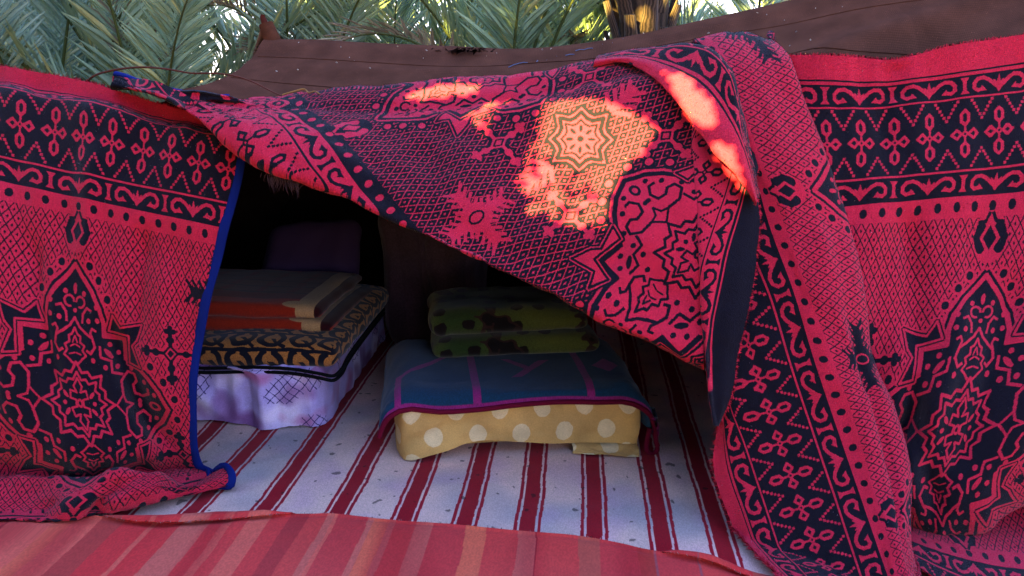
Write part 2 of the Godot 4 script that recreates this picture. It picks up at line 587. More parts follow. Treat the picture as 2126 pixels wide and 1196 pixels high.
func blanket_materials():
	weave_pattern()
	var front := PackedByteArray()
	var back := PackedByteArray()
	var high := PackedByteArray()
	front.resize(TW * TH * 3)
	back.resize(TW * TH * 3)
	high.resize(TW * TH)
	var off := 0
	var wear := FastNoiseLite.new()
	wear.frequency = 0.012
	wear.fractal_octaves = 3
	for y in TH:
		var row := y * TW
		for x in TW:
			var h := rng.randi()
			if (h & 7) == 0: off = ((h >> 4) & 3) - 1
			if off > 1: off = 0
			var m := mask[row + posmod(x + off, TW)]
			var g := 0.80 + 0.40 * float((h >> 8) & 255) / 255.0
			var g2 := 0.72 + 0.56 * float((h >> 16) & 255) / 255.0
			if (h >> 24) < 1:
				g *= 1.25
				g2 *= 2.4
			if (x & 7) == 0 and (y & 1) == 0: g *= 0.92
			var k := (row + x) * 3
			var r0 := int(minf(190.0 * g, 255))
			var r1 := int(minf(33.0 * g, 255))
			var r2 := int(minf(60.0 * g, 255))
			var d0 := int(16.0 * g2)
			var d1 := int(13.0 * g2)
			var d2 := int(24.0 * g2)
			if m == 0:
				front[k] = r0; front[k + 1] = r1; front[k + 2] = r2
				back[k] = d0; back[k + 1] = d1; back[k + 2] = d2
			else:
				front[k] = d0; front[k + 1] = d1; front[k + 2] = d2
				back[k] = r0; back[k + 1] = r1; back[k + 2] = r2
			high[row + x] = 120 - m * 45 + ((h >> 10) & 127)
	var bump := Image.create_from_data(TW, TH, false, Image.FORMAT_L8, high)
	bump.convert(Image.FORMAT_RGBA8)
	bump.bump_map_to_normal_map(2.0)
	var nt := tex(bump)
	red_mat = mat(Color.WHITE, 0.95, 0.2)
	red_mat.albedo_texture = tex(Image.create_from_data(TW, TH, false, Image.FORMAT_RGB8, front))
	dark_mat = mat(Color.WHITE, 0.95, 0.12)
	dark_mat.albedo_texture = tex(Image.create_from_data(TW, TH, false, Image.FORMAT_RGB8, back))
	for m in [red_mat, dark_mat]:
		m.normal_enabled = true
		m.normal_texture = nt
		m.normal_scale = 1.3

# a texture from a function of (x, y) in 0..1 that gives a Color
func painted(w: int, h: int, f: Callable) -> ImageTexture:
	var data := PackedByteArray()
	data.resize(w * h * 3)
	for y in h:
		for x in w:
			var c: Color = f.call((x + 0.5) / w, (y + 0.5) / h)
			var k := (y * w + x) * 3
			data[k] = clampi(int(c.r * 255), 0, 255)
			data[k + 1] = clampi(int(c.g * 255), 0, 255)
			data[k + 2] = clampi(int(c.b * 255), 0, 255)
	return tex(Image.create_from_data(w, h, false, Image.FORMAT_RGB8, data))

func cloth_mat(t: ImageTexture, weave := 90.0, rim := 0.2) -> StandardMaterial3D:
	var m := mat(Color.WHITE, 0.97, rim)
	m.albedo_texture = t
	return m

var weave_normal: ImageTexture
func add_weave(m: StandardMaterial3D, strength := 0.5):
	m.normal_enabled = true
	m.normal_texture = weave_normal
	m.normal_scale = strength

func inside(p: Vector2, poly: PackedVector2Array) -> bool:
	return Geometry2D.is_point_in_polygon(p, poly)

# ------------------------------------------------------------------ the nets of the hung cloths: nodes [x, y, z in cm, u, v in pattern units]
const LEFT := [
	[[-193.7,114.8,-208.0,-7.00,0.00], [-172.9,110.9,-207.7,-4.69,0.00], [-152.2,107.1,-207.3,-2.38,0.00], [-131.2,103.3,-207.0,0.00,0.00], [-120.5,100.4,-206.5,1.34,0.00], [-110.0,97.6,-206.0,2.67,0.00], [-99.1,94.7,-205.5,4.07,0.00], [-89.1,92.0,-205.0,5.35,0.00]],
	[[-192.8,110.5,-206.0,-7.00,0.50], [-172.1,106.7,-205.8,-4.69,0.50], [-151.6,103.0,-205.7,-2.38,0.50], [-130.7,99.2,-205.5,0.00,0.50], [-119.9,96.8,-205.1,1.34,0.50], [-109.3,94.3,-204.8,2.67,0.50], [-98.2,91.8,-204.4,4.07,0.50], [-88.1,89.5,-204.0,5.35,0.50]],
	[[-187.5,108.9,-200.0,-7.00,1.25], [-167.4,105.3,-199.8,-4.69,1.25], [-147.4,101.7,-199.7,-2.38,1.25], [-127.0,98.0,-199.5,0.00,1.25], [-116.8,95.5,-199.4,1.34,1.25], [-106.5,93.0,-199.3,2.67,1.25], [-95.9,90.4,-199.1,4.07,1.25], [-86.1,88.1,-199.0,5.35,1.25]],
	[[-184.7,100.7,-195.0,-7.00,2.29], [-165.3,97.0,-195.2,-4.69,2.29], [-146.1,93.3,-195.3,-2.38,2.29], [-126.3,89.5,-195.5,0.00,2.29], [-116.4,87.4,-195.8,1.34,2.29], [-106.5,85.3,-196.0,2.67,2.29], [-96.3,83.1,-196.3,4.07,2.29], [-86.8,81.1,-196.5,5.35,2.29]],
	[[-182.8,92.4,-191.0,-7.00,3.32], [-164.1,88.6,-191.3,-4.69,3.32], [-145.4,84.8,-191.7,-2.38,3.32], [-126.1,80.9,-192.0,0.00,3.32], [-116.7,79.0,-192.5,1.32,3.32], [-107.2,77.1,-193.0,2.65,3.32], [-97.3,75.2,-193.5,4.03,3.32], [-88.2,73.4,-194.0,5.30,3.32]],
	[[-181.4,86.3,-188.0,-7.00,4.05], [-163.0,82.6,-188.5,-4.69,4.05], [-144.7,78.9,-189.0,-2.38,4.05], [-125.8,75.1,-189.5,0.00,4.05], [-116.7,73.1,-190.1,1.29,4.05], [-107.7,71.2,-190.7,2.58,4.05], [-98.2,69.2,-191.4,3.91,4.05], [-89.5,67.3,-192.0,5.15,4.05]],
	[[-180.6,77.5,-185.0,-7.00,5.05], [-162.5,74.1,-185.7,-4.69,5.05], [-144.5,70.8,-186.3,-2.38,5.05], [-125.8,67.3,-187.0,0.00,5.05], [-117.4,65.3,-187.9,1.23,5.05], [-108.8,63.3,-188.8,2.45,5.05], [-99.9,61.2,-189.7,3.72,5.05], [-91.6,59.3,-190.5,4.90,5.05]],
	[[-178.9,68.7,-181.0,-7.00,6.10], [-161.4,65.5,-182.0,-4.69,6.10], [-143.9,62.4,-183.0,-2.38,6.10], [-125.8,59.1,-184.0,0.00,6.10], [-117.9,57.2,-185.3,1.16,6.10], [-110.0,55.2,-186.5,2.33,6.10], [-101.6,53.2,-187.8,3.53,6.10], [-93.8,51.3,-189.0,4.65,6.10]],
	[[-177.2,59.7,-177.0,-7.00,7.20], [-160.2,56.6,-178.2,-4.69,7.20], [-143.1,53.5,-179.3,-2.38,7.20], [-125.3,50.3,-180.5,0.00,7.20], [-118.2,48.2,-182.2,1.09,7.20], [-111.0,46.2,-184.0,2.17,7.20], [-103.3,44.0,-185.8,3.31,7.20], [-96.1,42.0,-187.5,4.35,7.20]],
	[[-175.2,48.0,-172.0,-7.00,8.66], [-158.4,44.9,-173.3,-4.69,8.66], [-141.5,41.9,-174.6,-2.38,8.66], [-123.9,38.8,-176.0,0.00,8.66], [-117.8,37.3,-178.5,1.02,8.66], [-111.4,35.7,-181.0,2.05,8.66], [-104.6,34.1,-183.6,3.12,8.66], [-98.2,32.6,-186.0,4.10,8.66]],
	[[-173.3,35.4,-167.0,-7.00,10.20], [-156.6,32.5,-168.8,-4.69,10.20], [-139.7,29.5,-170.6,-2.38,10.20], [-122.0,26.4,-172.5,0.00,10.20], [-116.8,24.9,-175.6,0.97,10.20], [-111.4,23.3,-178.8,1.95,10.20], [-105.5,21.6,-182.0,2.96,10.20], [-99.8,20.1,-185.0,3.90,10.20]],
	[[-173.9,20.8,-164.0,-7.00,11.80], [-155.9,18.4,-166.0,-4.69,11.80], [-137.8,15.9,-168.0,-2.38,11.80], [-118.8,13.3,-170.0,0.00,11.80], [-114.6,12.1,-173.6,0.94,11.80], [-110.0,10.8,-177.3,1.88,11.80], [-105.1,9.6,-181.0,2.85,11.80], [-100.3,8.5,-184.5,3.75,11.80]],
	[[-178.0,11.2,-166.0,-7.00,12.90], [-159.7,9.6,-168.3,-4.69,12.90], [-141.3,7.9,-170.6,-2.38,12.90], [-122.0,6.2,-173.0,0.00,12.90], [-117.3,5.0,-177.0,0.93,12.90], [-112.3,3.7,-181.0,1.85,12.90], [-106.4,2.0,-184.1,2.81,12.90], [-99.5,3.6,-185.0,3.70,12.90]],
	[[-174.0,11.9,-162.0,-7.00,13.50], [-156.2,10.8,-164.0,-4.69,13.50], [-138.2,9.8,-166.0,-2.38,13.50], [-119.5,8.8,-168.0,0.00,13.50], [-114.7,6.6,-172.8,0.93,13.50], [-109.4,4.4,-177.5,1.85,13.50], [-103.7,0.8,-182.4,2.81,13.50], [-95.7,2.4,-183.0,3.70,13.50]],
	[[-168.4,11.8,-156.0,-7.00,14.30], [-150.1,10.5,-156.0,-4.69,14.30], [-136.8,6.4,-162.0,-2.38,14.30], [-117.0,9.8,-162.0,0.00,14.30], [-108.6,11.9,-163.5,0.94,14.30], [-102.2,11.1,-168.0,1.88,14.30], [-97.4,4.0,-176.2,2.85,14.30], [-89.7,6.7,-180.0,3.75,14.30]],
	[[-166.2,7.3,-152.5,-7.00,15.35], [-147.3,7.9,-151.5,-4.69,15.35], [-135.8,4.0,-158.5,-2.38,15.35], [-116.9,7.3,-158.5,0.00,15.35], [-108.4,8.1,-160.8,0.95,15.35], [-100.9,8.6,-165.0,1.90,15.35], [-94.4,5.5,-171.9,2.89,15.35], [-87.1,5.1,-177.5,3.80,15.35]],
	[[-165.4,2.4,-150.5,-7.00,16.20], [-148.1,3.0,-150.8,-4.69,16.20], [-135.1,1.2,-156.1,-2.38,16.20], [-117.8,2.4,-157.5,0.00,16.20], [-111.1,1.2,-162.2,0.95,16.20], [-103.0,2.0,-165.5,1.90,16.20], [-95.4,1.8,-170.9,2.89,16.20], [-88.1,1.7,-176.5,3.80,16.20]],
	[[-165.7,-0.8,-150.0,-7.00,16.80], [-148.5,0.1,-150.6,-4.69,16.80], [-135.8,-1.4,-156.3,-2.38,16.80], [-118.7,-0.6,-158.0,0.00,16.80], [-112.6,-1.0,-162.8,0.95,16.80], [-106.2,-1.3,-167.5,1.90,16.80], [-99.0,-1.4,-172.4,2.89,16.80], [-92.0,-1.5,-177.0,3.80,16.80]],
	[[-171.1,-3.9,-155.0,-7.00,17.30], [-155.8,-4.1,-158.3,-4.69,17.30], [-140.1,-4.1,-161.6,-2.38,17.30], [-123.5,-4.1,-165.0,0.00,17.30], [-117.2,-4.3,-169.5,0.95,17.30], [-110.5,-4.3,-174.0,1.90,17.30], [-103.2,-4.2,-178.7,2.89,17.30], [-96.1,-4.0,-183.0,3.80,17.30]]]
const RIGHT := [
	[[43.4,110.1,-211.0,-7.00,0.00], [58.9,109.6,-206.0,-5.00,0.00], [67.1,109.2,-206.0,-4.00,0.00], [75.3,108.6,-206.0,-3.00,0.00], [87.0,111.5,-206.0,-1.50,0.00], [98.6,113.4,-206.0,0.00,0.00], [117.6,116.3,-206.0,2.50,0.00], [136.2,119.1,-206.0,5.00,0.00]],
	[[43.8,104.2,-210.5,-7.00,0.50], [59.2,103.7,-205.0,-5.00,0.50], [67.4,103.4,-205.0,-4.00,0.50], [75.3,103.8,-204.5,-3.00,0.50], [87.4,105.1,-205.0,-1.50,0.50], [99.1,106.9,-205.0,0.00,0.50], [118.2,110.0,-205.0,2.50,0.50], [136.7,113.2,-205.0,5.00,0.50]],
	[[43.8,97.3,-208.0,-7.00,1.25], [59.3,97.1,-203.0,-5.00,1.25], [67.5,97.1,-203.0,-4.00,1.25], [75.5,97.7,-203.0,-3.00,1.25], [87.4,99.0,-203.0,-1.50,1.25], [99.1,100.4,-203.0,0.00,1.25], [118.2,103.5,-203.0,2.50,1.25], [136.7,106.7,-203.0,5.00,1.25]],
	[[44.6,87.7,-204.5,-7.00,2.29], [59.7,88.4,-199.5,-5.00,2.29], [67.7,88.9,-199.5,-4.00,2.29], [75.6,89.2,-199.5,-3.00,2.29], [87.2,90.6,-199.5,-1.50,2.29], [98.7,92.1,-199.5,0.00,2.29], [117.4,95.1,-199.5,2.50,2.29], [135.5,98.1,-199.5,5.00,2.29]],
	[[44.3,79.1,-201.0,-7.00,3.32], [59.3,80.3,-196.0,-5.00,3.32], [67.2,80.9,-196.0,-4.00,3.32], [75.0,81.7,-196.0,-3.00,3.32], [86.6,82.7,-196.0,-1.50,3.32], [98.0,84.0,-196.0,0.00,3.32], [116.6,86.7,-196.0,2.50,3.32], [134.7,89.6,-196.0,5.00,3.32]],
	[[44.6,72.4,-199.0,-7.00,4.05], [59.2,74.2,-194.0,-5.00,4.05], [67.0,75.0,-194.0,-4.00,4.05], [74.7,75.8,-194.0,-3.00,4.05], [86.1,77.0,-194.0,-1.50,4.05], [97.3,78.0,-194.0,0.00,4.05], [115.8,79.9,-194.0,2.50,4.05], [133.7,82.1,-194.0,5.00,4.05]],
	[[43.9,64.8,-196.5,-7.00,5.05], [58.4,66.5,-191.0,-5.00,5.05], [66.2,66.9,-191.0,-4.00,5.05], [73.9,67.5,-191.0,-3.00,5.05], [85.3,68.2,-191.0,-1.50,5.05], [96.4,68.9,-190.5,0.00,5.05], [114.4,70.9,-190.0,2.50,5.05], [131.6,72.9,-189.0,5.00,5.05]],
	[[43.4,55.1,-194.5,-7.00,6.10], [57.9,57.3,-189.0,-5.00,6.10], [65.5,57.8,-188.5,-4.00,6.10], [73.0,58.6,-188.0,-3.00,6.10], [84.2,59.3,-187.5,-1.50,6.10], [95.2,60.2,-187.0,0.00,6.10], [112.8,62.5,-186.0,2.50,6.10], [129.8,64.8,-185.0,5.00,6.10]],
	[[43.1,45.3,-192.0,-7.00,7.20], [57.3,48.1,-186.0,-5.00,7.20], [64.7,48.9,-185.5,-4.00,7.20], [71.9,49.9,-184.5,-3.00,7.20], [82.6,51.1,-183.5,-1.50,7.20], [93.3,52.3,-183.0,0.00,7.20], [110.5,54.6,-182.0,2.50,7.20], [127.1,57.1,-181.0,5.00,7.20]],
	[[42.6,31.0,-190.0,-7.00,8.66], [56.7,34.5,-184.0,-5.00,8.66], [63.9,35.7,-183.0,-4.00,8.66], [70.2,37.9,-180.0,-3.00,8.66], [80.0,40.0,-177.5,-1.50,8.66], [90.0,41.8,-176.5,0.00,8.66], [107.5,43.9,-177.0,2.50,8.66], [124.4,46.3,-177.0,5.00,8.66]],
	[[41.1,16.2,-189.0,-7.00,10.20], [54.7,20.4,-182.0,-5.00,10.20], [61.5,21.7,-180.0,-4.00,10.20], [67.7,23.7,-177.0,-3.00,10.20], [76.7,26.3,-173.0,-1.50,10.20], [85.7,28.4,-170.5,0.00,10.20], [102.4,31.4,-171.0,2.50,10.20], [119.9,33.5,-173.0,5.00,10.20]],
	[[39.4,3.8,-188.0,-7.00,11.80], [52.9,7.6,-181.0,-5.00,11.80], [59.6,8.3,-179.0,-4.00,11.80], [65.8,9.7,-176.0,-3.00,11.80], [73.9,12.8,-170.0,-1.50,11.80], [82.3,14.9,-166.5,0.00,11.80], [98.7,20.4,-168.0,2.50,11.80], [114.9,26.6,-170.0,5.00,11.80]],
	[[43.9,-1.5,-188.0,-7.00,12.70], [57.2,2.7,-180.0,-5.00,12.70], [64.1,3.4,-178.0,-4.00,12.70], [70.0,4.1,-175.5,-3.00,12.70], [76.8,5.8,-170.5,-1.50,12.70], [83.9,6.4,-166.5,0.00,12.70], [100.2,14.6,-169.0,2.50,12.70], [116.8,22.6,-171.0,5.00,12.70]],
	[[44.8,-4.6,-188.0,-7.00,13.30], [58.4,-0.3,-181.0,-5.00,13.30], [65.2,0.7,-179.0,-4.00,13.30], [71.4,1.2,-177.0,-3.00,13.30], [79.4,1.7,-173.0,-1.50,13.30], [86.6,0.8,-169.0,0.00,13.30], [103.1,10.8,-172.0,2.50,13.30], [119.7,19.8,-174.0,5.00,13.30]],
	[[46.1,-5.7,-191.0,-7.00,13.90], [60.2,-1.7,-185.0,-5.00,13.90], [67.5,-1.2,-184.0,-4.00,13.90], [74.2,-0.9,-183.0,-3.00,13.90], [82.8,-0.3,-180.0,-1.50,13.90], [89.8,0.9,-176.0,0.00,13.90], [107.0,6.7,-178.0,2.50,13.90], [123.4,15.7,-179.0,5.00,13.90]],
	[[47.3,-7.5,-190.0,-7.00,15.00], [61.0,-3.2,-183.0,-5.00,15.00], [67.5,-1.7,-180.0,-4.00,15.00], [73.7,-1.1,-178.0,-3.00,15.00], [81.2,0.0,-173.0,-1.50,15.00], [89.1,0.3,-170.0,0.00,15.00], [105.1,3.2,-170.0,2.50,15.00], [121.0,7.7,-170.0,5.00,15.00]],
	[[47.3,-8.7,-184.0,-7.00,16.40], [60.1,-3.0,-174.0,-5.00,16.40], [66.9,-2.0,-171.0,-4.00,16.40], [73.0,-1.7,-168.0,-3.00,16.40], [80.0,-0.4,-162.0,-1.50,16.40], [86.9,0.3,-158.0,0.00,16.40], [100.4,2.0,-155.0,2.50,16.40], [114.9,3.6,-154.0,5.00,16.40]],
	[[47.5,-8.9,-179.0,-7.00,17.60], [59.9,-3.7,-169.0,-5.00,17.60], [66.7,-2.5,-165.0,-4.00,17.60], [71.6,-1.3,-160.0,-3.00,17.60], [76.9,-0.0,-151.0,-1.50,17.60], [82.3,0.9,-144.0,0.00,17.60], [94.1,2.5,-140.0,2.50,17.60], [105.9,4.6,-137.0,5.00,17.60]]]
const COLUMN := [
	[[25.3,109.4,-240.2,-6.20,0.00], [26.1,109.8,-239.7,-6.20,0.55], [27.2,110.3,-238.9,-6.20,1.25], [28.7,111.1,-237.6,-6.20,2.29], [29.7,111.8,-233.5,-6.20,3.32], [30.6,112.4,-230.0,-6.20,4.20], [37.0,114.3,-228.9,-6.20,5.10], [44.5,114.5,-229.7,-6.20,6.10], [51.7,113.1,-232.0,-6.20,7.00], [52.3,113.6,-238.5,-6.20,7.70]],
	[[25.7,110.9,-226.2,-5.00,0.00], [26.4,111.3,-225.7,-5.00,0.55], [27.4,111.8,-225.0,-5.00,1.25], [28.8,112.5,-223.6,-5.00,2.29], [29.7,113.1,-219.5,-5.00,3.32], [30.5,113.6,-216.0,-5.00,4.20], [35.9,115.5,-214.6,-5.00,5.10], [42.2,115.9,-215.0,-5.00,6.10], [48.4,114.7,-217.0,-5.00,7.00], [49.0,115.3,-223.2,-5.00,7.70]],
	[[29.4,105.3,-216.2,-4.00,0.00], [30.1,105.7,-215.7,-4.00,0.55], [31.0,106.2,-215.0,-4.00,1.25], [32.3,107.0,-213.6,-4.00,2.29], [33.1,107.6,-209.5,-4.00,3.32], [33.7,108.2,-206.0,-4.00,4.20], [38.9,108.7,-204.6,-4.00,5.10], [45.0,109.4,-205.0,-4.00,6.10], [50.9,110.0,-207.0,-4.00,7.00], [51.7,110.6,-213.2,-4.00,7.70]],
	[[32.8,94.2,-209.2,-2.50,0.00], [33.5,94.6,-208.7,-2.50,0.55], [34.4,95.2,-207.9,-2.50,1.25], [35.6,96.0,-206.6,-2.50,2.29], [36.3,96.9,-202.5,-2.50,3.32], [36.8,97.6,-199.0,-2.50,4.20], [42.1,98.0,-197.6,-2.50,5.10], [48.2,98.3,-198.0,-2.50,6.10], [54.3,98.5,-200.0,-2.50,7.00], [55.2,98.5,-206.2,-2.50,7.70]],
	[[37.2,81.9,-203.2,-1.00,0.00], [37.9,82.3,-202.7,-1.00,0.55], [38.7,82.9,-201.9,-1.00,1.25], [39.8,83.8,-200.6,-1.00,2.29], [40.4,85.0,-196.5,-1.00,3.32], [40.8,85.9,-193.0,-1.00,4.20], [46.1,86.3,-191.8,-1.00,5.10], [52.4,86.5,-192.3,-1.00,6.10], [58.6,86.5,-194.5,-1.00,7.00], [59.8,86.0,-200.9,-1.00,7.70]],
	[[16.6,59.4,-192.0,1.00,0.00], [20.6,61.0,-191.4,1.00,0.55], [25.6,63.1,-190.5,1.00,1.25], [32.8,66.1,-189.3,1.00,2.29], [39.8,69.0,-188.1,1.00,3.32], [45.6,71.4,-187.0,1.00,4.20], [50.7,71.6,-185.9,1.00,5.10], [56.8,71.6,-186.7,1.00,6.10], [62.9,71.2,-189.0,1.00,7.00], [64.4,70.0,-195.5,1.00,7.70]],
	[[35.4,45.0,-185.0,3.00,0.00], [35.7,46.6,-184.4,3.00,0.55], [36.0,48.7,-183.5,3.00,1.25], [38.2,51.7,-182.3,3.00,2.29], [45.0,54.7,-181.1,3.00,3.32], [50.6,57.3,-180.0,3.00,4.20], [55.2,57.6,-179.3,3.00,5.10], [60.9,57.4,-180.3,3.00,6.10], [66.7,56.7,-183.0,3.00,7.00], [68.5,54.9,-189.8,3.00,7.70]],
	[[34.6,29.5,-178.1,5.00,0.00], [34.6,31.9,-176.5,5.00,0.55], [35.5,33.9,-175.9,5.00,1.25], [42.5,37.2,-175.1,5.00,2.29], [49.3,40.3,-174.2,5.00,3.32], [55.0,42.9,-173.5,5.00,4.20], [61.0,43.2,-173.3,5.00,5.10], [65.2,42.6,-175.8,5.00,6.10], [69.4,41.7,-179.0,5.00,7.00], [70.8,39.6,-185.0,5.00,7.70]],
	[[32.8,15.5,-172.6,7.00,0.00], [35.7,18.2,-171.0,7.00,0.55], [40.4,20.5,-170.4,7.00,1.25], [47.2,23.9,-169.6,7.00,2.29], [53.8,27.1,-168.7,7.00,3.32], [59.4,29.9,-168.0,7.00,4.20], [64.8,32.3,-167.8,7.00,5.10], [69.0,32.2,-170.3,7.00,6.10], [73.1,31.6,-173.5,7.00,7.00], [74.8,29.1,-179.5,7.00,7.70]],
	[[37.3,3.4,-165.1,9.00,0.00], [40.0,6.2,-163.5,9.00,0.55], [44.5,8.6,-162.9,9.00,1.25], [51.1,12.1,-162.1,9.00,2.29], [57.5,15.5,-161.2,9.00,3.32], [62.8,18.4,-160.5,9.00,4.20], [67.1,19.9,-160.3,9.00,5.10], [71.4,19.8,-162.8,9.00,6.10], [75.8,19.3,-166.0,9.00,7.00], [77.6,16.2,-172.0,9.00,7.70]],
	[[41.1,-6.9,-156.1,11.00,0.00], [43.6,-3.8,-154.5,11.00,0.55], [47.9,-1.4,-153.9,11.00,1.25], [54.2,2.2,-153.1,11.00,2.29], [60.2,5.7,-152.2,11.00,3.32], [65.3,8.6,-151.5,11.00,4.20], [68.2,10.6,-151.3,11.00,5.10], [70.5,9.9,-153.8,11.00,6.10], [73.1,8.8,-157.0,11.00,7.00], [75.1,5.1,-163.0,11.00,7.70]],
	[[43.7,-14.0,-148.6,12.60,0.00], [46.0,-10.8,-147.0,12.60,0.55], [50.2,-8.3,-146.4,12.60,1.25], [56.2,-4.7,-145.6,12.60,2.29], [61.9,-1.1,-144.7,12.60,3.32], [66.7,1.9,-144.0,12.60,4.20], [68.6,3.6,-143.8,12.60,5.10], [70.7,2.5,-146.3,12.60,6.10], [73.0,0.8,-149.5,12.60,7.00], [75.2,-3.4,-155.5,12.60,7.70]]]
const HEM := [
	[[3.6,107.5,-216.2,-6.60,-0.00], [3.2,107.2,-215.0,-6.60,0.04], [3.4,108.0,-214.4,-6.60,0.28], [3.7,108.9,-216.4,-6.60,0.56], [4.2,109.8,-220.0,-6.60,1.35], [5.0,110.1,-226.0,-6.60,2.00]],
	[[10.5,108.5,-213.2,-5.85,-0.00], [10.1,108.1,-212.0,-5.85,0.04], [10.7,109.0,-211.4,-5.85,0.28], [11.5,109.9,-213.4,-5.85,0.56], [12.9,111.3,-217.0,-5.85,1.35], [13.9,111.6,-223.0,-5.85,2.00]],
	[[15.6,106.5,-207.7,-5.10,-0.00], [15.2,106.1,-206.5,-5.10,0.04], [16.1,107.6,-205.9,-5.10,0.28], [17.2,109.1,-207.9,-5.10,0.56], [19.2,111.9,-211.5,-5.10,1.35], [20.3,112.2,-217.5,-5.10,2.00]],
	[[20.0,102.9,-201.7,-4.35,-0.00], [19.5,102.6,-200.5,-4.35,0.04], [21.2,104.9,-199.9,-4.35,0.28], [23.1,107.1,-201.9,-4.35,0.56], [25.6,112.3,-205.5,-4.35,1.35], [26.9,112.6,-211.5,-4.35,2.00]],
	[[24.6,97.1,-195.7,-3.60,-0.00], [24.2,96.8,-194.5,-3.60,0.04], [26.0,100.6,-193.9,-3.60,0.28], [28.2,104.2,-195.9,-3.60,0.56], [30.9,110.5,-199.5,-3.60,1.35], [32.4,110.8,-205.5,-3.60,2.00]],
	[[27.8,92.9,-191.2,-2.85,-0.00], [27.3,92.7,-190.0,-2.85,0.04], [29.4,96.4,-189.4,-2.85,0.28], [31.9,99.9,-191.4,-2.85,0.56], [34.2,106.4,-195.0,-2.85,1.35], [35.8,106.6,-201.0,-2.85,2.00]],
	[[31.4,87.9,-187.2,-2.10,-0.00], [30.9,87.7,-186.0,-2.10,0.04], [32.6,91.3,-185.4,-2.10,0.28], [34.8,94.7,-187.4,-2.10,0.56], [36.5,98.7,-191.0,-2.10,1.35], [38.2,98.6,-197.0,-2.10,2.00]],
	[[35.0,84.3,-184.7,-1.35,-0.00], [34.5,84.1,-183.5,-1.35,0.04], [35.6,86.7,-182.9,-1.35,0.28], [37.3,89.0,-184.9,-1.35,0.56], [38.1,91.7,-188.5,-1.35,1.35], [39.9,91.4,-194.5,-1.35,2.00]],
	[[38.0,80.5,-183.7,-0.60,-0.00], [37.5,80.4,-182.5,-0.60,0.04], [38.1,82.1,-181.9,-0.60,0.28], [39.2,83.5,-183.9,-0.60,0.56], [40.1,84.7,-187.5,-0.60,1.35], [41.9,84.2,-193.5,-0.60,2.00]],
	[[40.7,76.5,-183.2,0.15,-0.00], [40.1,76.3,-182.0,0.15,0.04], [40.2,77.1,-181.4,0.15,0.28], [40.8,77.5,-183.4,0.15,0.56], [41.8,78.1,-187.0,0.15,1.35], [43.7,77.4,-193.0,0.15,2.00]]]
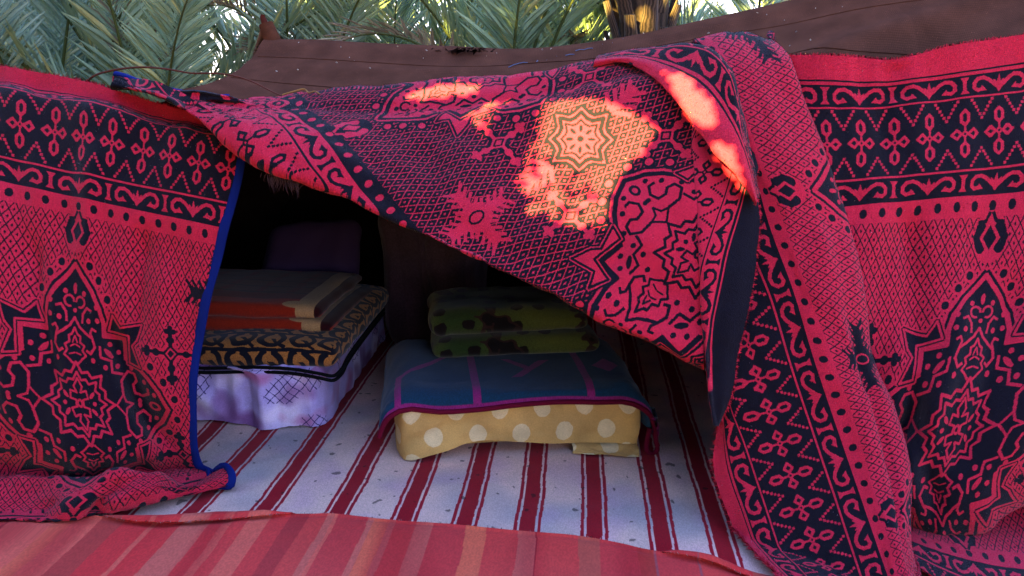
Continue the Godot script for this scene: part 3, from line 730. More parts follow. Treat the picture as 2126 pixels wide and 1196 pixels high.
const FLAP := [
	[[-130.6,103.8,-220.0,-4.91,-1.71], [-116.3,100.7,-218.0,-4.40,0.02], [-100.9,98.9,-219.0,-3.50,1.73], [-89.3,98.5,-228.0,-2.00,2.72], [-72.8,100.2,-230.0,-1.20,4.50], [-58.8,101.6,-231.0,-0.53,5.91], [-44.9,102.4,-232.0,0.36,7.20], [-28.2,103.8,-232.0,1.51,8.74], [-10.3,105.3,-231.0,2.80,10.42], [7.2,107.6,-230.0,4.12,12.06], [30.4,111.8,-228.0,5.86,14.34]],
	[[-123.4,104.4,-208.0,-5.94,-0.35], [-109.8,101.4,-206.0,-5.43,1.30], [-95.4,99.7,-207.0,-4.54,2.88], [-84.5,99.4,-216.0,-3.24,3.82], [-68.9,100.9,-218.0,-2.45,5.47], [-55.7,102.3,-219.0,-1.66,6.92], [-42.6,103.1,-220.0,-0.72,8.26], [-26.7,104.4,-220.0,0.46,9.81], [-9.7,105.7,-219.0,1.75,11.43], [6.8,107.9,-218.0,3.00,13.01], [28.8,111.9,-216.0,4.65,15.17]],
	[[-122.4,104.2,-206.2,-6.12,-0.13], [-108.9,101.3,-204.2,-5.19,1.29], [-94.2,99.2,-205.2,-4.23,2.74], [-81.5,98.0,-211.0,-2.71,3.65], [-66.7,98.2,-213.0,-1.80,5.33], [-53.8,98.6,-214.0,-0.94,6.64], [-41.0,98.7,-215.0,-0.00,7.89], [-25.4,100.2,-215.0,1.15,9.41], [-8.7,102.4,-214.0,2.39,11.03], [7.4,105.3,-213.0,3.58,12.63], [28.3,108.8,-211.0,5.17,14.66]],
	[[-123.2,104.0,-207.5,-6.33,-0.11], [-109.6,101.1,-205.5,-5.12,1.11], [-94.6,98.8,-206.5,-4.03,2.64], [-79.9,97.0,-208.5,-2.79,4.00], [-65.5,96.3,-210.5,-1.50,5.23], [-52.8,96.1,-211.5,-0.54,6.46], [-40.0,95.9,-212.5,0.42,7.67], [-24.6,97.5,-212.5,1.55,9.17], [-8.1,100.2,-211.5,2.75,10.80], [7.9,103.6,-210.5,3.89,12.43], [28.1,106.9,-208.5,5.44,14.38]],
	[[-121.2,103.7,-204.0,-5.87,-0.15], [-107.8,100.7,-202.0,-4.65,1.00], [-93.0,98.1,-203.0,-3.56,2.47], [-78.6,96.2,-205.0,-2.35,3.79], [-64.5,95.4,-207.0,-1.16,5.06], [-52.0,95.1,-208.0,-0.16,6.24], [-39.4,94.9,-209.0,0.81,7.44], [-24.2,96.5,-209.0,1.93,8.92], [-8.0,99.2,-208.0,3.12,10.53], [7.8,102.5,-207.0,4.23,12.15], [27.7,105.7,-205.0,5.76,14.07]],
	[[-120.7,103.4,-203.0,-5.95,-0.01], [-106.8,100.5,-200.3,-4.66,1.21], [-92.5,97.3,-200.4,-3.26,2.29], [-77.9,94.4,-199.4,-1.80,3.37], [-62.7,92.2,-200.5,-0.42,4.66], [-49.5,90.6,-200.7,0.78,5.78], [-36.5,89.0,-201.1,1.91,6.92], [-21.3,89.1,-200.7,3.17,8.29], [-5.4,89.9,-199.5,4.47,9.74], [9.5,91.6,-198.4,5.62,11.17], [27.7,93.5,-196.6,7.08,12.86]],
	[[-120.4,103.1,-202.1,-5.85,-0.04], [-105.7,100.3,-198.5,-4.39,1.12], [-92.0,96.2,-197.5,-2.95,2.07], [-77.4,92.3,-193.8,-1.28,2.95], [-60.8,88.5,-193.6,0.37,4.21], [-46.8,85.2,-193.0,1.79,5.28], [-33.4,82.2,-192.6,3.13,6.34], [-18.1,80.5,-191.6,4.54,7.58], [-2.4,79.2,-190.2,5.99,8.87], [11.5,79.0,-189.0,7.20,10.08], [27.9,79.3,-187.4,8.60,11.51]],
	[[-120.3,102.9,-201.7,-5.82,-0.08], [-104.9,100.1,-197.3,-4.21,1.06], [-91.7,95.3,-195.3,-2.71,1.90], [-77.6,90.4,-190.6,-0.99,2.67], [-59.7,85.2,-189.3,0.93,3.91], [-44.8,80.5,-187.9,2.56,4.93], [-30.9,76.2,-186.8,4.07,5.90], [-15.4,72.9,-185.3,5.64,7.04], [0.1,69.8,-183.7,7.23,8.18], [13.4,67.8,-182.4,8.52,9.19], [28.3,66.7,-181.0,9.89,10.40]],
	[[-120.6,102.6,-201.7,-5.87,-0.06], [-104.4,99.8,-196.5,-4.09,1.03], [-91.6,94.3,-193.5,-2.52,1.75], [-78.5,88.4,-189.3,-0.84,2.43], [-59.1,81.7,-186.9,1.35,3.66], [-43.3,75.7,-184.7,3.20,4.62], [-28.7,70.1,-182.9,4.90,5.51], [-13.0,65.4,-180.9,6.63,6.55], [2.6,60.4,-179.1,8.38,7.56], [15.3,56.7,-177.7,9.78,8.37], [28.9,54.1,-176.5,11.15,9.35]],
	[[-120.9,102.3,-202.0,-5.93,-0.02], [-104.1,99.6,-196.0,-4.00,1.00], [-91.6,93.4,-192.0,-2.36,1.60], [-79.9,86.3,-189.0,-0.76,2.15], [-58.9,78.2,-185.5,1.72,3.39], [-42.1,70.8,-182.5,3.79,4.32], [-26.8,64.0,-180.0,5.68,5.12], [-10.7,57.7,-177.5,7.56,6.13], [5.0,50.9,-175.5,9.50,6.94], [17.2,45.5,-174.0,11.00,7.58], [29.7,41.2,-173.0,12.41,8.32]],
	[[-122.2,102.4,-205.0,-6.30,0.14], [-105.1,99.7,-199.0,-4.33,1.19], [-92.5,93.3,-195.0,-2.64,1.85], [-80.7,86.1,-192.0,-1.02,2.43], [-59.4,77.8,-188.5,1.49,3.68], [-42.3,70.3,-185.5,3.60,4.63], [-26.8,63.4,-183.0,5.53,5.41], [-10.5,57.1,-180.5,7.68,5.82], [5.5,50.1,-178.5,9.69,6.61], [17.9,44.6,-177.0,11.23,7.26], [30.7,40.2,-176.0,12.69,8.03]],
	[[-122.2,105.0,-207.0,-6.58,0.42], [-105.1,102.1,-201.0,-4.61,1.45], [-92.4,95.7,-197.0,-2.93,2.08], [-80.6,88.4,-194.0,-1.30,2.68], [-59.1,80.1,-190.5,1.25,3.95], [-41.9,72.4,-187.5,3.38,4.90], [-26.4,65.5,-185.0,5.37,5.69], [-9.9,59.0,-182.5,7.51,6.12], [6.2,52.0,-180.5,9.51,6.90], [18.7,46.4,-179.0,11.06,7.56], [31.5,42.0,-178.0,12.53,8.33]]]
const STRIP := [
	[[28.7,96.8,-207.0,-2.06,5.10], [26.9,96.6,-201.2,-2.06,4.32], [26.9,96.6,-199.6,-2.06,4.20], [31.6,96.7,-198.8,-2.06,2.38], [36.6,96.7,-199.4,-2.06,0.55], [39.4,96.6,-199.6,-2.06,0.22], [41.4,96.4,-200.4,-2.06,0.00]],
	[[28.9,88.9,-201.5,-0.94,4.10], [27.0,88.9,-195.7,-0.94,3.32], [27.0,89.0,-194.1,-0.94,3.20], [33.5,89.1,-193.3,-0.94,1.88], [40.1,89.1,-193.9,-0.94,0.55], [41.6,89.0,-194.1,-0.94,0.22], [42.9,88.8,-194.9,-0.94,0.00]],
	[[29.1,78.0,-194.0,0.68,3.30], [27.2,78.3,-188.2,0.68,2.52], [27.2,78.6,-186.6,0.68,2.40], [32.6,78.8,-185.8,0.68,1.48], [38.1,78.7,-186.4,0.68,0.55], [39.9,78.6,-186.6,0.68,0.22], [41.2,78.4,-187.4,0.68,0.00]],
	[[29.4,72.1,-190.5,1.56,2.85], [27.5,72.7,-184.7,1.56,2.07], [27.5,73.0,-183.1,1.56,1.95], [31.7,73.2,-182.3,1.56,1.25], [36.2,73.1,-182.9,1.56,0.55], [39.4,73.0,-183.1,1.56,0.22], [41.8,72.8,-183.9,1.56,0.00]],
	[[29.7,65.2,-187.0,2.61,2.40], [27.9,66.0,-181.2,2.61,1.62], [27.8,66.4,-179.6,2.61,1.50], [30.8,66.6,-178.8,2.61,1.02], [33.9,66.5,-179.4,2.61,0.55], [38.1,66.4,-179.6,2.61,0.22], [41.0,66.2,-180.4,2.61,0.00]],
	[[30.2,56.7,-183.5,3.90,2.00], [28.3,57.8,-177.7,3.90,1.22], [28.3,58.2,-176.1,3.90,1.10], [30.0,58.4,-175.3,3.90,0.83], [32.0,58.3,-175.9,3.90,0.55], [36.6,58.3,-176.1,3.90,0.22], [39.8,58.0,-176.9,3.90,0.00]],
	[[30.8,48.2,-180.5,5.19,1.70], [28.9,49.5,-174.7,5.19,0.92], [28.9,50.0,-173.1,5.19,0.80], [29.5,50.3,-172.3,5.19,0.68], [30.4,50.1,-172.9,5.19,0.55], [34.9,50.1,-173.1,5.19,0.22], [38.0,49.8,-173.9,5.19,0.00]],
	[[31.6,40.5,-178.5,6.32,1.52], [29.6,42.1,-172.7,6.32,0.74], [29.6,42.7,-171.1,6.32,0.62], [29.5,43.0,-170.3,6.32,0.58], [30.1,42.8,-170.9,6.32,0.55], [33.9,42.7,-171.1,6.32,0.22], [36.5,42.4,-171.9,6.32,0.00]],
	[[32.4,35.1,-177.0,7.13,1.42], [30.4,36.9,-171.2,7.13,0.64], [30.3,37.5,-169.6,7.13,0.52], [30.2,37.8,-168.8,7.13,0.51], [30.8,37.6,-169.4,7.13,0.50], [33.7,37.5,-169.6,7.13,0.20], [35.8,37.1,-170.4,7.13,0.00]],
	[[33.1,30.7,-176.0,7.77,1.35], [31.0,32.6,-170.2,7.77,0.57], [30.9,33.3,-168.6,7.77,0.45], [30.7,33.6,-167.8,7.77,0.44], [31.4,33.4,-168.4,7.77,0.43], [33.3,33.3,-168.6,7.77,0.17], [34.6,32.8,-169.4,7.77,0.00]],
	[[34.2,25.5,-175.5,8.48,1.26], [32.1,27.6,-169.7,8.48,0.48], [32.0,28.4,-168.1,8.48,0.36], [31.8,28.7,-167.3,8.48,0.35], [32.5,28.5,-167.9,8.48,0.34], [32.7,28.3,-168.1,8.48,0.14], [33.0,27.8,-168.9,8.48,0.00]]]
const ROOF := [
	[[-116.0,99.9,-220.0,-1.16,2.20], [-98.9,96.0,-220.0,-0.99,2.20], [-81.0,94.1,-220.0,-0.81,2.20], [-53.7,92.9,-220.0,-0.54,2.20], [-27.1,93.5,-222.0,-0.27,2.22], [-1.9,97.4,-224.0,-0.02,2.24], [21.6,100.7,-225.0,0.22,2.25], [44.3,99.7,-216.0,0.44,2.16], [65.1,98.0,-212.0,0.65,2.12], [89.2,99.3,-211.0,0.89,2.11], [122.0,103.4,-210.0,1.22,2.10], [152.7,106.8,-208.0,1.53,2.08]],
	[[-107.9,104.4,-242.0,-1.08,2.42], [-94.4,103.0,-242.0,-0.94,2.42], [-74.3,101.6,-240.0,-0.74,2.40], [-49.4,100.3,-240.0,-0.49,2.40], [-22.0,101.0,-240.0,-0.22,2.40], [2.0,103.8,-240.0,0.02,2.40], [26.8,108.5,-240.0,0.27,2.40], [51.3,109.7,-235.0,0.51,2.35], [73.1,110.8,-230.0,0.73,2.30], [99.0,113.2,-230.0,0.99,2.30], [134.6,117.9,-230.0,1.35,2.30], [168.7,123.6,-230.0,1.69,2.30]],
	[[-106.9,110.4,-260.0,-1.07,2.60], [-92.1,109.6,-258.0,-0.92,2.58], [-70.0,108.1,-255.0,-0.70,2.55], [-46.2,106.6,-255.0,-0.46,2.55], [-19.6,107.0,-255.0,-0.20,2.55], [4.9,109.4,-255.0,0.05,2.55], [31.0,114.3,-255.0,0.31,2.55], [59.3,118.4,-255.0,0.59,2.55], [82.2,122.6,-250.0,0.82,2.50], [109.9,125.7,-250.0,1.10,2.50], [147.6,133.1,-250.0,1.48,2.50], [183.0,137.7,-250.0,1.83,2.50]],
	[[-106.1,116.9,-272.0,-1.06,2.72], [-92.3,116.5,-274.0,-0.92,2.74], [-67.7,115.2,-275.0,-0.68,2.75], [-44.9,114.1,-276.0,-0.45,2.76], [-18.0,113.2,-276.0,-0.18,2.76], [7.6,115.8,-276.0,0.08,2.76], [36.3,121.4,-276.0,0.36,2.76], [67.2,128.3,-276.0,0.67,2.76], [93.9,136.0,-276.0,0.94,2.76], [123.4,143.4,-276.0,1.23,2.76], [162.4,153.8,-276.0,1.62,2.76], [200.5,159.7,-276.0,2.00,2.76]],
	[[-106.1,115.9,-278.0,-1.06,2.78], [-92.3,115.5,-280.0,-0.92,2.80], [-67.7,114.2,-281.0,-0.68,2.81], [-44.9,113.1,-282.0,-0.45,2.82], [-18.0,112.2,-282.0,-0.18,2.82], [7.6,114.8,-282.0,0.08,2.82], [36.3,120.4,-282.0,0.36,2.82], [67.2,127.3,-282.0,0.67,2.82], [93.9,135.0,-282.0,0.94,2.82], [123.4,142.4,-282.0,1.23,2.82], [162.4,152.8,-282.0,1.62,2.82], [200.5,158.7,-282.0,2.00,2.82]],
	[[-106.1,71.9,-347.0,-1.06,3.47], [-92.3,71.5,-349.0,-0.92,3.49], [-67.7,70.2,-350.0,-0.68,3.50], [-44.9,69.1,-351.0,-0.45,3.51], [-18.0,68.2,-351.0,-0.18,3.51], [7.6,70.8,-351.0,0.08,3.51], [36.3,76.4,-351.0,0.36,3.51], [67.2,83.3,-351.0,0.67,3.51], [93.9,91.0,-351.0,0.94,3.51], [123.4,98.4,-351.0,1.23,3.51], [162.4,108.8,-351.0,1.62,3.51], [200.5,114.7,-351.0,2.00,3.51]]]
const KILIM_EDGE := [[-1.900,-1.600,0.000], [-1.500,-1.600,0.000], [-1.150,-1.610,0.010], [-1.004,-1.583,0.020], [-0.857,-1.602,0.030], [-0.753,-1.630,0.020], [-0.647,-1.661,0.006], [-0.570,-1.667,0.000], [-0.449,-1.651,0.000], [-0.238,-1.641,0.000], [-0.097,-1.628,0.000], [0.048,-1.613,0.000], [0.178,-1.577,0.004], [0.289,-1.543,0.012], [0.402,-1.503,0.018], [0.750,-1.500,0.030], [1.200,-1.420,0.000]]
const RUG_STRIPES := [-1.270, -1.100, -0.930, -0.760, -0.574, -0.404, -0.255, -0.103, 0.056, 0.213, 0.348, 0.500, 0.650, 0.800, 0.960, 1.100]
const BANDS := [[-1.334,-1.225,0.93,0.42,0.37], [-1.225,-1.187,0.93,0.44,0.34], [-1.187,-1.127,0.93,0.42,0.37], [-1.127,-1.067,0.77,0.28,0.27], [-1.067,-0.996,0.89,0.24,0.26], [-0.996,-0.983,0.93,0.42,0.37], [-0.983,-0.926,0.89,0.24,0.26], [-0.926,-0.860,0.86,0.43,0.39], [-0.860,-0.827,0.89,0.24,0.26], [-0.827,-0.806,0.93,0.42,0.37], [-0.806,-0.773,0.89,0.24,0.26], [-0.773,-0.724,0.93,0.42,0.37], [-0.724,-0.680,0.89,0.24,0.26], [-0.680,-0.637,0.73,0.20,0.23], [-0.637,-0.593,0.87,0.28,0.28], [-0.606,-0.575,0.86,0.43,0.39], [-0.575,-0.566,0.93,0.42,0.37], [-0.566,-0.489,0.84,0.26,0.28], [-0.489,-0.475,0.86,0.43,0.39], [-0.475,-0.437,0.93,0.44,0.34], [-0.437,-0.421,0.86,0.43,0.39], [-0.421,-0.372,0.87,0.28,0.28], [-0.372,-0.330,0.86,0.43,0.39], [-0.330,-0.250,0.84,0.26,0.28], [-0.250,-0.202,0.93,0.44,0.34], [-0.202,-0.127,0.87,0.28,0.28], [-0.127,-0.085,0.86,0.43,0.39], [-0.082,0.013,0.87,0.28,0.28], [0.013,0.060,0.78,0.35,0.31], [0.060,0.145,0.84,0.26,0.28], [0.145,0.180,0.75,0.25,0.23], [0.180,0.185,0.67,0.33,0.38], [0.185,0.272,0.84,0.26,0.28], [0.272,0.276,0.67,0.33,0.38], [0.276,0.341,0.87,0.28,0.28], [0.341,0.384,0.89,0.24,0.26], [0.384,0.449,0.78,0.35,0.31], [-1.900,-1.840,0.89,0.24,0.26], [-1.840,-1.790,0.93,0.42,0.37], [-1.790,-1.760,0.86,0.43,0.39], [-1.760,-1.690,0.93,0.42,0.37], [-1.690,-1.630,0.89,0.24,0.26], [-1.630,-1.580,0.93,0.44,0.34], [-1.580,-1.550,0.89,0.24,0.26], [-1.550,-1.480,0.93,0.42,0.37], [-1.480,-1.420,0.86,0.43,0.39], [-1.420,-1.370,0.93,0.42,0.37], [-1.370,-1.340,0.89,0.24,0.26], [0.449,0.519,0.93,0.44,0.34], [0.519,0.579,0.89,0.24,0.26], [0.579,0.629,0.93,0.42,0.37], [0.629,0.659,0.86,0.43,0.39], [0.659,0.729,0.93,0.42,0.37], [0.729,0.789,0.89,0.24,0.26], [0.789,0.839,0.93,0.44,0.34], [0.839,0.869,0.89,0.24,0.26], [0.869,0.939,0.93,0.42,0.37], [0.939,0.999,0.86,0.43,0.39], [0.999,1.049,0.93,0.42,0.37], [1.049,1.079,0.89,0.24,0.26], [1.079,1.149,0.93,0.44,0.34], [1.149,1.209,0.89,0.24,0.26]]
const GAPS := [[[-117.8, 157.3], [-106.5, 160.2], [-97.0, 163.5], [-83.0, 165.8], [-71.5, 162.6], [-64.9, 158.1], [-66.9, 150.9], [-70.7, 144.9], [-71.7, 139.0], [-70.0, 129.2], [-76.7, 128.1], [-84.5, 129.3], [-92.1, 134.2], [-103.1, 143.5]], [[-138.9, 159.6], [-129.3, 165.9], [-116.1, 169.1], [-114.1, 163.0], [-131.2, 157.6]], [[-114.8, 161.1], [-105.4, 166.1], [-95.6, 169.5], [-93.3, 164.5], [-112.0, 158.8]], [[-69.7, 174.3], [-61.2, 172.2], [-51.6, 164.0], [-49.2, 156.6], [-55.7, 155.8], [-63.0, 163.4]], [[-52.3, 155.6], [-45.9, 154.5], [-39.8, 141.9], [-43.6, 143.0], [-53.0, 151.1]], [[-35.4, 151.0], [-33.4, 152.0], [-32.7, 149.8], [-34.8, 148.7]]]
const THIN := [[-116.1, 158.5], [-105.9, 160.3], [-98.2, 148.0], [-89.6, 134.4], [-84.5, 130.1], [-91.7, 129.2], [-100.4, 139.1]]
const FILTER := [[260, [[-119.5, 157.5], [-103.7, 161.2], [-92.6, 154.8], [-87.1, 145.8], [-93.0, 142.2], [-102.0, 141.9]]], [170, [[-99.8, 145.2], [-83.6, 146.2], [-75.1, 140.9], [-69.4, 128.8], [-77.5, 127.2], [-89.1, 131.0]]]]

func _ready():
	rng.seed = 7
	nz.seed = 3
	nz.frequency = 0.01
	nz.fractal_octaves = 2
	nz2.seed = 9
	nz2.frequency = 0.01
	nz2.fractal_octaves = 3
	# camera
	var cam := Camera3D.new()
	cam.name = "camera"
	cam.position = Vector3(0, 1.05, 0)
	cam.rotation_degrees = Vector3(-15.06, 4.8, 0)
	cam.fov = 40.0
	cam.far = 400.0
	cam.near = 0.05
	add_child(cam)
	cam.make_current()
	# sky, sun, exposure
	var env := Environment.new()
	env.background_mode = Environment.BG_SKY
	var sky := Sky.new()
	var sm := ProceduralSkyMaterial.new()
	sm.sky_top_color = Color(0.42, 0.52, 0.76)
	sm.sky_horizon_color = Color(0.86, 0.85, 0.84)
	sm.sky_curve = 0.12
	sm.ground_horizon_color = Color(0.62, 0.56, 0.47)
	sm.ground_bottom_color = Color(0.35, 0.29, 0.22)
	sm.sky_energy_multiplier = 0.55
	sky.sky_material = sm
	env.sky = sky
	env.tonemap_mode = Environment.TONE_MAPPER_LINEAR
	env.tonemap_exposure = 24.0
	env.ssao_enabled = true
	env.ssil_enabled = true
	env.sdfgi_enabled = true
	var we := WorldEnvironment.new()
	we.name = "world_environment"
	we.environment = env
	add_child(we)
	var sun := DirectionalLight3D.new()
	sun.name = "sun"
	add_child(sun)
	sun.look_at_from_position(SUN_DIR * 10, Vector3.ZERO, Vector3.UP)
	sun.light_color = Color(1.0, 0.90, 0.46)
	sun.light_energy = 1.3
	sun.light_angular_distance = 0.5
	sun.shadow_enabled = true

	build_setting()
	build_tent()
	build_blankets()
	build_mats()
	build_stacks()
	build_grove()
	build_shade_trees()
	build_small_things()

func build_setting():
	var sand := mat(Color(0.60, 0.50, 0.38), 1.0)
	var nt := NoiseTexture2D.new()
	nt.width = 512
	nt.height = 512
	nt.seamless = true
	var fn := FastNoiseLite.new()
	fn.frequency = 0.02
	fn.fractal_octaves = 5
	nt.noise = fn
	var ramp := Gradient.new()
	ramp.set_color(0, Color(0.78, 0.74, 0.68))
	ramp.set_color(1, Color(1, 1, 1))
	nt.color_ramp = ramp
	sand.albedo_texture = nt
	sand.uv1_triplanar = true
	sand.uv1_world_triplanar = true
	sand.uv1_scale = Vector3(0.7, 0.7, 0.7)
	var pm := PlaneMesh.new()
	pm.size = Vector2(360, 360)
	pm.subdivide_width = 8
	pm.subdivide_depth = 8
	var g := put("ground", pm, sand)
	tag(g, "bare sandy earth under the tent and the palms", "ground", "", "structure")

func wool(c: Color) -> StandardMaterial3D:
	var t := painted(512, 512, func(x, y):
		var rib := 0.95 + 0.05 * sin(y * TAU * 64 + 1.5 * nz.get_noise_2d(x * 900, y * 300))
		var g := rib * (0.88 + 0.24 * rng.randf()) * (1.0 + 0.16 * nz2.get_noise_2d(x * 330, y * 330)) * (0.95 + 0.05 * sin(x * TAU * 90))
		if rng.randf() < 0.0012: g *= 2.2
		return Color(c.r * g, c.g * g, c.b * g))
	var m := cloth_mat(t, 60, 0.0)
	m.metallic_specular = 0.05
	add_weave(m, 0.9)
	return m

func sheet(a: Vector3, b: Vector3, c: Vector3, d: Vector3, nx: int, ny: int) -> Array:
	var out := []
	for j in ny + 1:
		var r := []
		for i in nx + 1:
			var s := float(i) / nx
			var t := float(j) / ny
			var p := a.lerp(b, s).lerp(d.lerp(c, s), t) * 100
			r.append([p.x, p.y, p.z, s * a.distance_to(b), t * a.distance_to(d)])
		out.append(r)
	return out

func build_tent():
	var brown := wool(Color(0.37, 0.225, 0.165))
	var shaded_hair := wool(Color(0.13, 0.095, 0.09))  # tent cloth again, the shade of the interior darkened into its colour
	var t := thing("goat_hair_tent", "dark brown woven goat hair tent roof sloping up behind the red blankets", "tent", Vector3.ZERO)
	var o := {"uv_scale": Vector2(2.2, 2.2), "uv_offset": Vector2.ZERO, "unit": 0.0876, "big": 0.006, "mid": 0.0015, "fine": 0.0006, "thick": 0.005, "stretch": Vector2(0.25, 0.9),
		"creases": [[2.0, 24.5, 16.0, 29.5, 0.5, 0.022], [6.5, 24.0, 13.0, 27.2, 0.6, -0.03], [9.5, 24.2, 22.0, 27.0, 0.7, 0.03], [-10, 28.4, 9, 30.6, 0.16, 0.007], [-9, 27.2, 4, 27.0, 0.12, -0.006]]}
	var roof := cloth("roof", t, ROOF, 9, Vector3(0, 1, 0.4), brown, brown, o)
	fringe(roof, "left", 260, 0.012, brown, t)
	for row in [0.20, 0.43]:
		var line := []
		for k in 90: line.append(on_cloth(roof, 0.02 + k * 0.0105, row) + Vector3(0, 0.0005, 0.0005))
		put("seam", tube(smooth_line(line, 2), 0.002, 0.0016, 6), brown, t)
	o.erase("creases")
	o.stretch = Vector2(0.8, 0.3)
	var wall_net := []
	for j in 5:
		var row := []
		for i in 6:
			var top: Array = [[ROOF[0][0][0] - 2.0, ROOF[0][0][1] - 3.0, ROOF[0][0][2] + 15.0], ROOF[0][0], ROOF[1][0], ROOF[2][0], ROOF[4][0], [ROOF[5][0][0], ROOF[5][0][1] + 2.0, ROOF[5][0][2] - 8.0]][i]
			var foot: Array = [[-183.0, 0.5, -159.0], [-180.0, 0.5, -215.0], [-178.0, 0.5, -250.0], [-176.0, 0.5, -290.0], [-175.0, 0.5, -325.0], [-170.0, 0.5, -385.0]][i]
			var f := j / 4.0
			row.append([lerpf(top[0] + 1.0, foot[0], f), lerpf(top[1] - 1.5, foot[1], f), lerpf(top[2], foot[2], f), i * 0.35, f])
		wall_net.append(row)
	cloth("side_wall", t, wall_net, 6, Vector3(-1, 0, 0), shaded_hair, shaded_hair, o)
	cloth("side_wall", t, sheet(Vector3(1.33, 1.20, -2.06), Vector3(1.36, 1.47, -2.8), Vector3(1.40, 0.005, -3.75), Vector3(1.36, 0.005, -1.60), 4, 4), 6, Vector3(1, 0, 0), shaded_hair, shaded_hair, o)
	var back_net := []
	for j in 4:
		var row := []
		for q in ROOF[5]: row.append([q[0] + (lerpf(-12.0, -88.0, j / 3.0) if q == ROOF[5][0] else 0.0), lerpf(q[1] + 1.0, 0.5, j / 3.0), q[2] - 4.0 * j, q[0] * 0.01, j * 0.35])
		back_net.append(row)
	cloth("back_wall", t, back_net, 6, Vector3(0, 0, -1), shaded_hair, shaded_hair, o)
	# the pole ends in a sleeve of the same cloth
	var tip := Vector3(-1.045, 1.165, -2.72)
	put("pole_sleeve", tube(smooth_line([tip + Vector3(0.01, -0.05, 0.0), tip + Vector3(0.004, 0.0, 0), tip + Vector3(-0.006, 0.028, 0), tip + Vector3(-0.013, 0.05, 0), tip + Vector3(-0.014, 0.053, 0)], 4), 0.031, 0.029, 12, Vector3(0, 0, 1), 0.74), brown, t)
	var lint := SurfaceTool.new()
	lint.begin(Mesh.PRIMITIVE_TRIANGLES)
	for k in 46:
		var p := on_cloth(roof, rng.randf_range(0.08, 0.85), rng.randf_range(0.1, 0.6)) + Vector3(0, 0.002, 0)
		var d := Vector3(rng.randf_range(-1, 1), 0.2, rng.randf_range(-1, 1)).normalized() * rng.randf_range(0.0015, 0.006)
		var u := Vector3(0, rng.randf_range(0.0012, 0.003), 0.0006)
		for v in [p - d, p + u, p + d, p - d, p + d, p - u]: lint.add_vertex(v)
	lint.generate_normals()
	put("lint", lint.commit(), mat(Color(0.72, 0.68, 0.62), 0.95), t).set_meta("kind", "stuff")
	var stitch := mat(Color(0.36, 0.42, 0.52), 0.9)
	for k in 11:
		var f := 0.36 + 0.012 * k
		var p := on_cloth(roof, f, 0.42 + 0.012 * k)
		var q := on_cloth(roof, f + 0.0045, 0.42 + 0.012 * k + 0.003)
		put("blue_stitch", tube([p + Vector3(0, 0.002, 0), (p + q) / 2 + Vector3(0, 0.004, 0), q + Vector3(0, 0.002, 0)], 0.0013, 0.0013, 5), stitch, t)
	var pole := thing("tent_pole", "weathered wooden tent pole with reddish tip poking out of its brown sleeve", "pole", Vector3(-1.06, 0, -2.72))
	put("shaft", tube([Vector3(-0.66, 0, -0.42), Vector3(-0.33, 0.6, -0.21), Vector3(0.0, 1.205, 0)], 0.019, 0.019, 10, Vector3(0, 0, 1), 0.8), mat(Color(0.36, 0.24, 0.16), 0.85), pole)
	put("tip", tube(smooth_line([Vector3(0.0, 1.205, 0), Vector3(-0.004, 1.225, 0), Vector3(-0.008, 1.238, 0), Vector3(-0.006, 1.246, 0)], 3), 0.013, 0.013, 10, Vector3(0, 0, 1), 0.5), mat(Color(0.30, 0.12, 0.08), 0.8), pole)

func on_cloth(c: Dictionary, s: float, t: float) -> Vector3:
	var w: int = c.w
	var h: int = c.h
	return c.pos[int(t * (h - 1)) * w + int(s * (w - 1))]

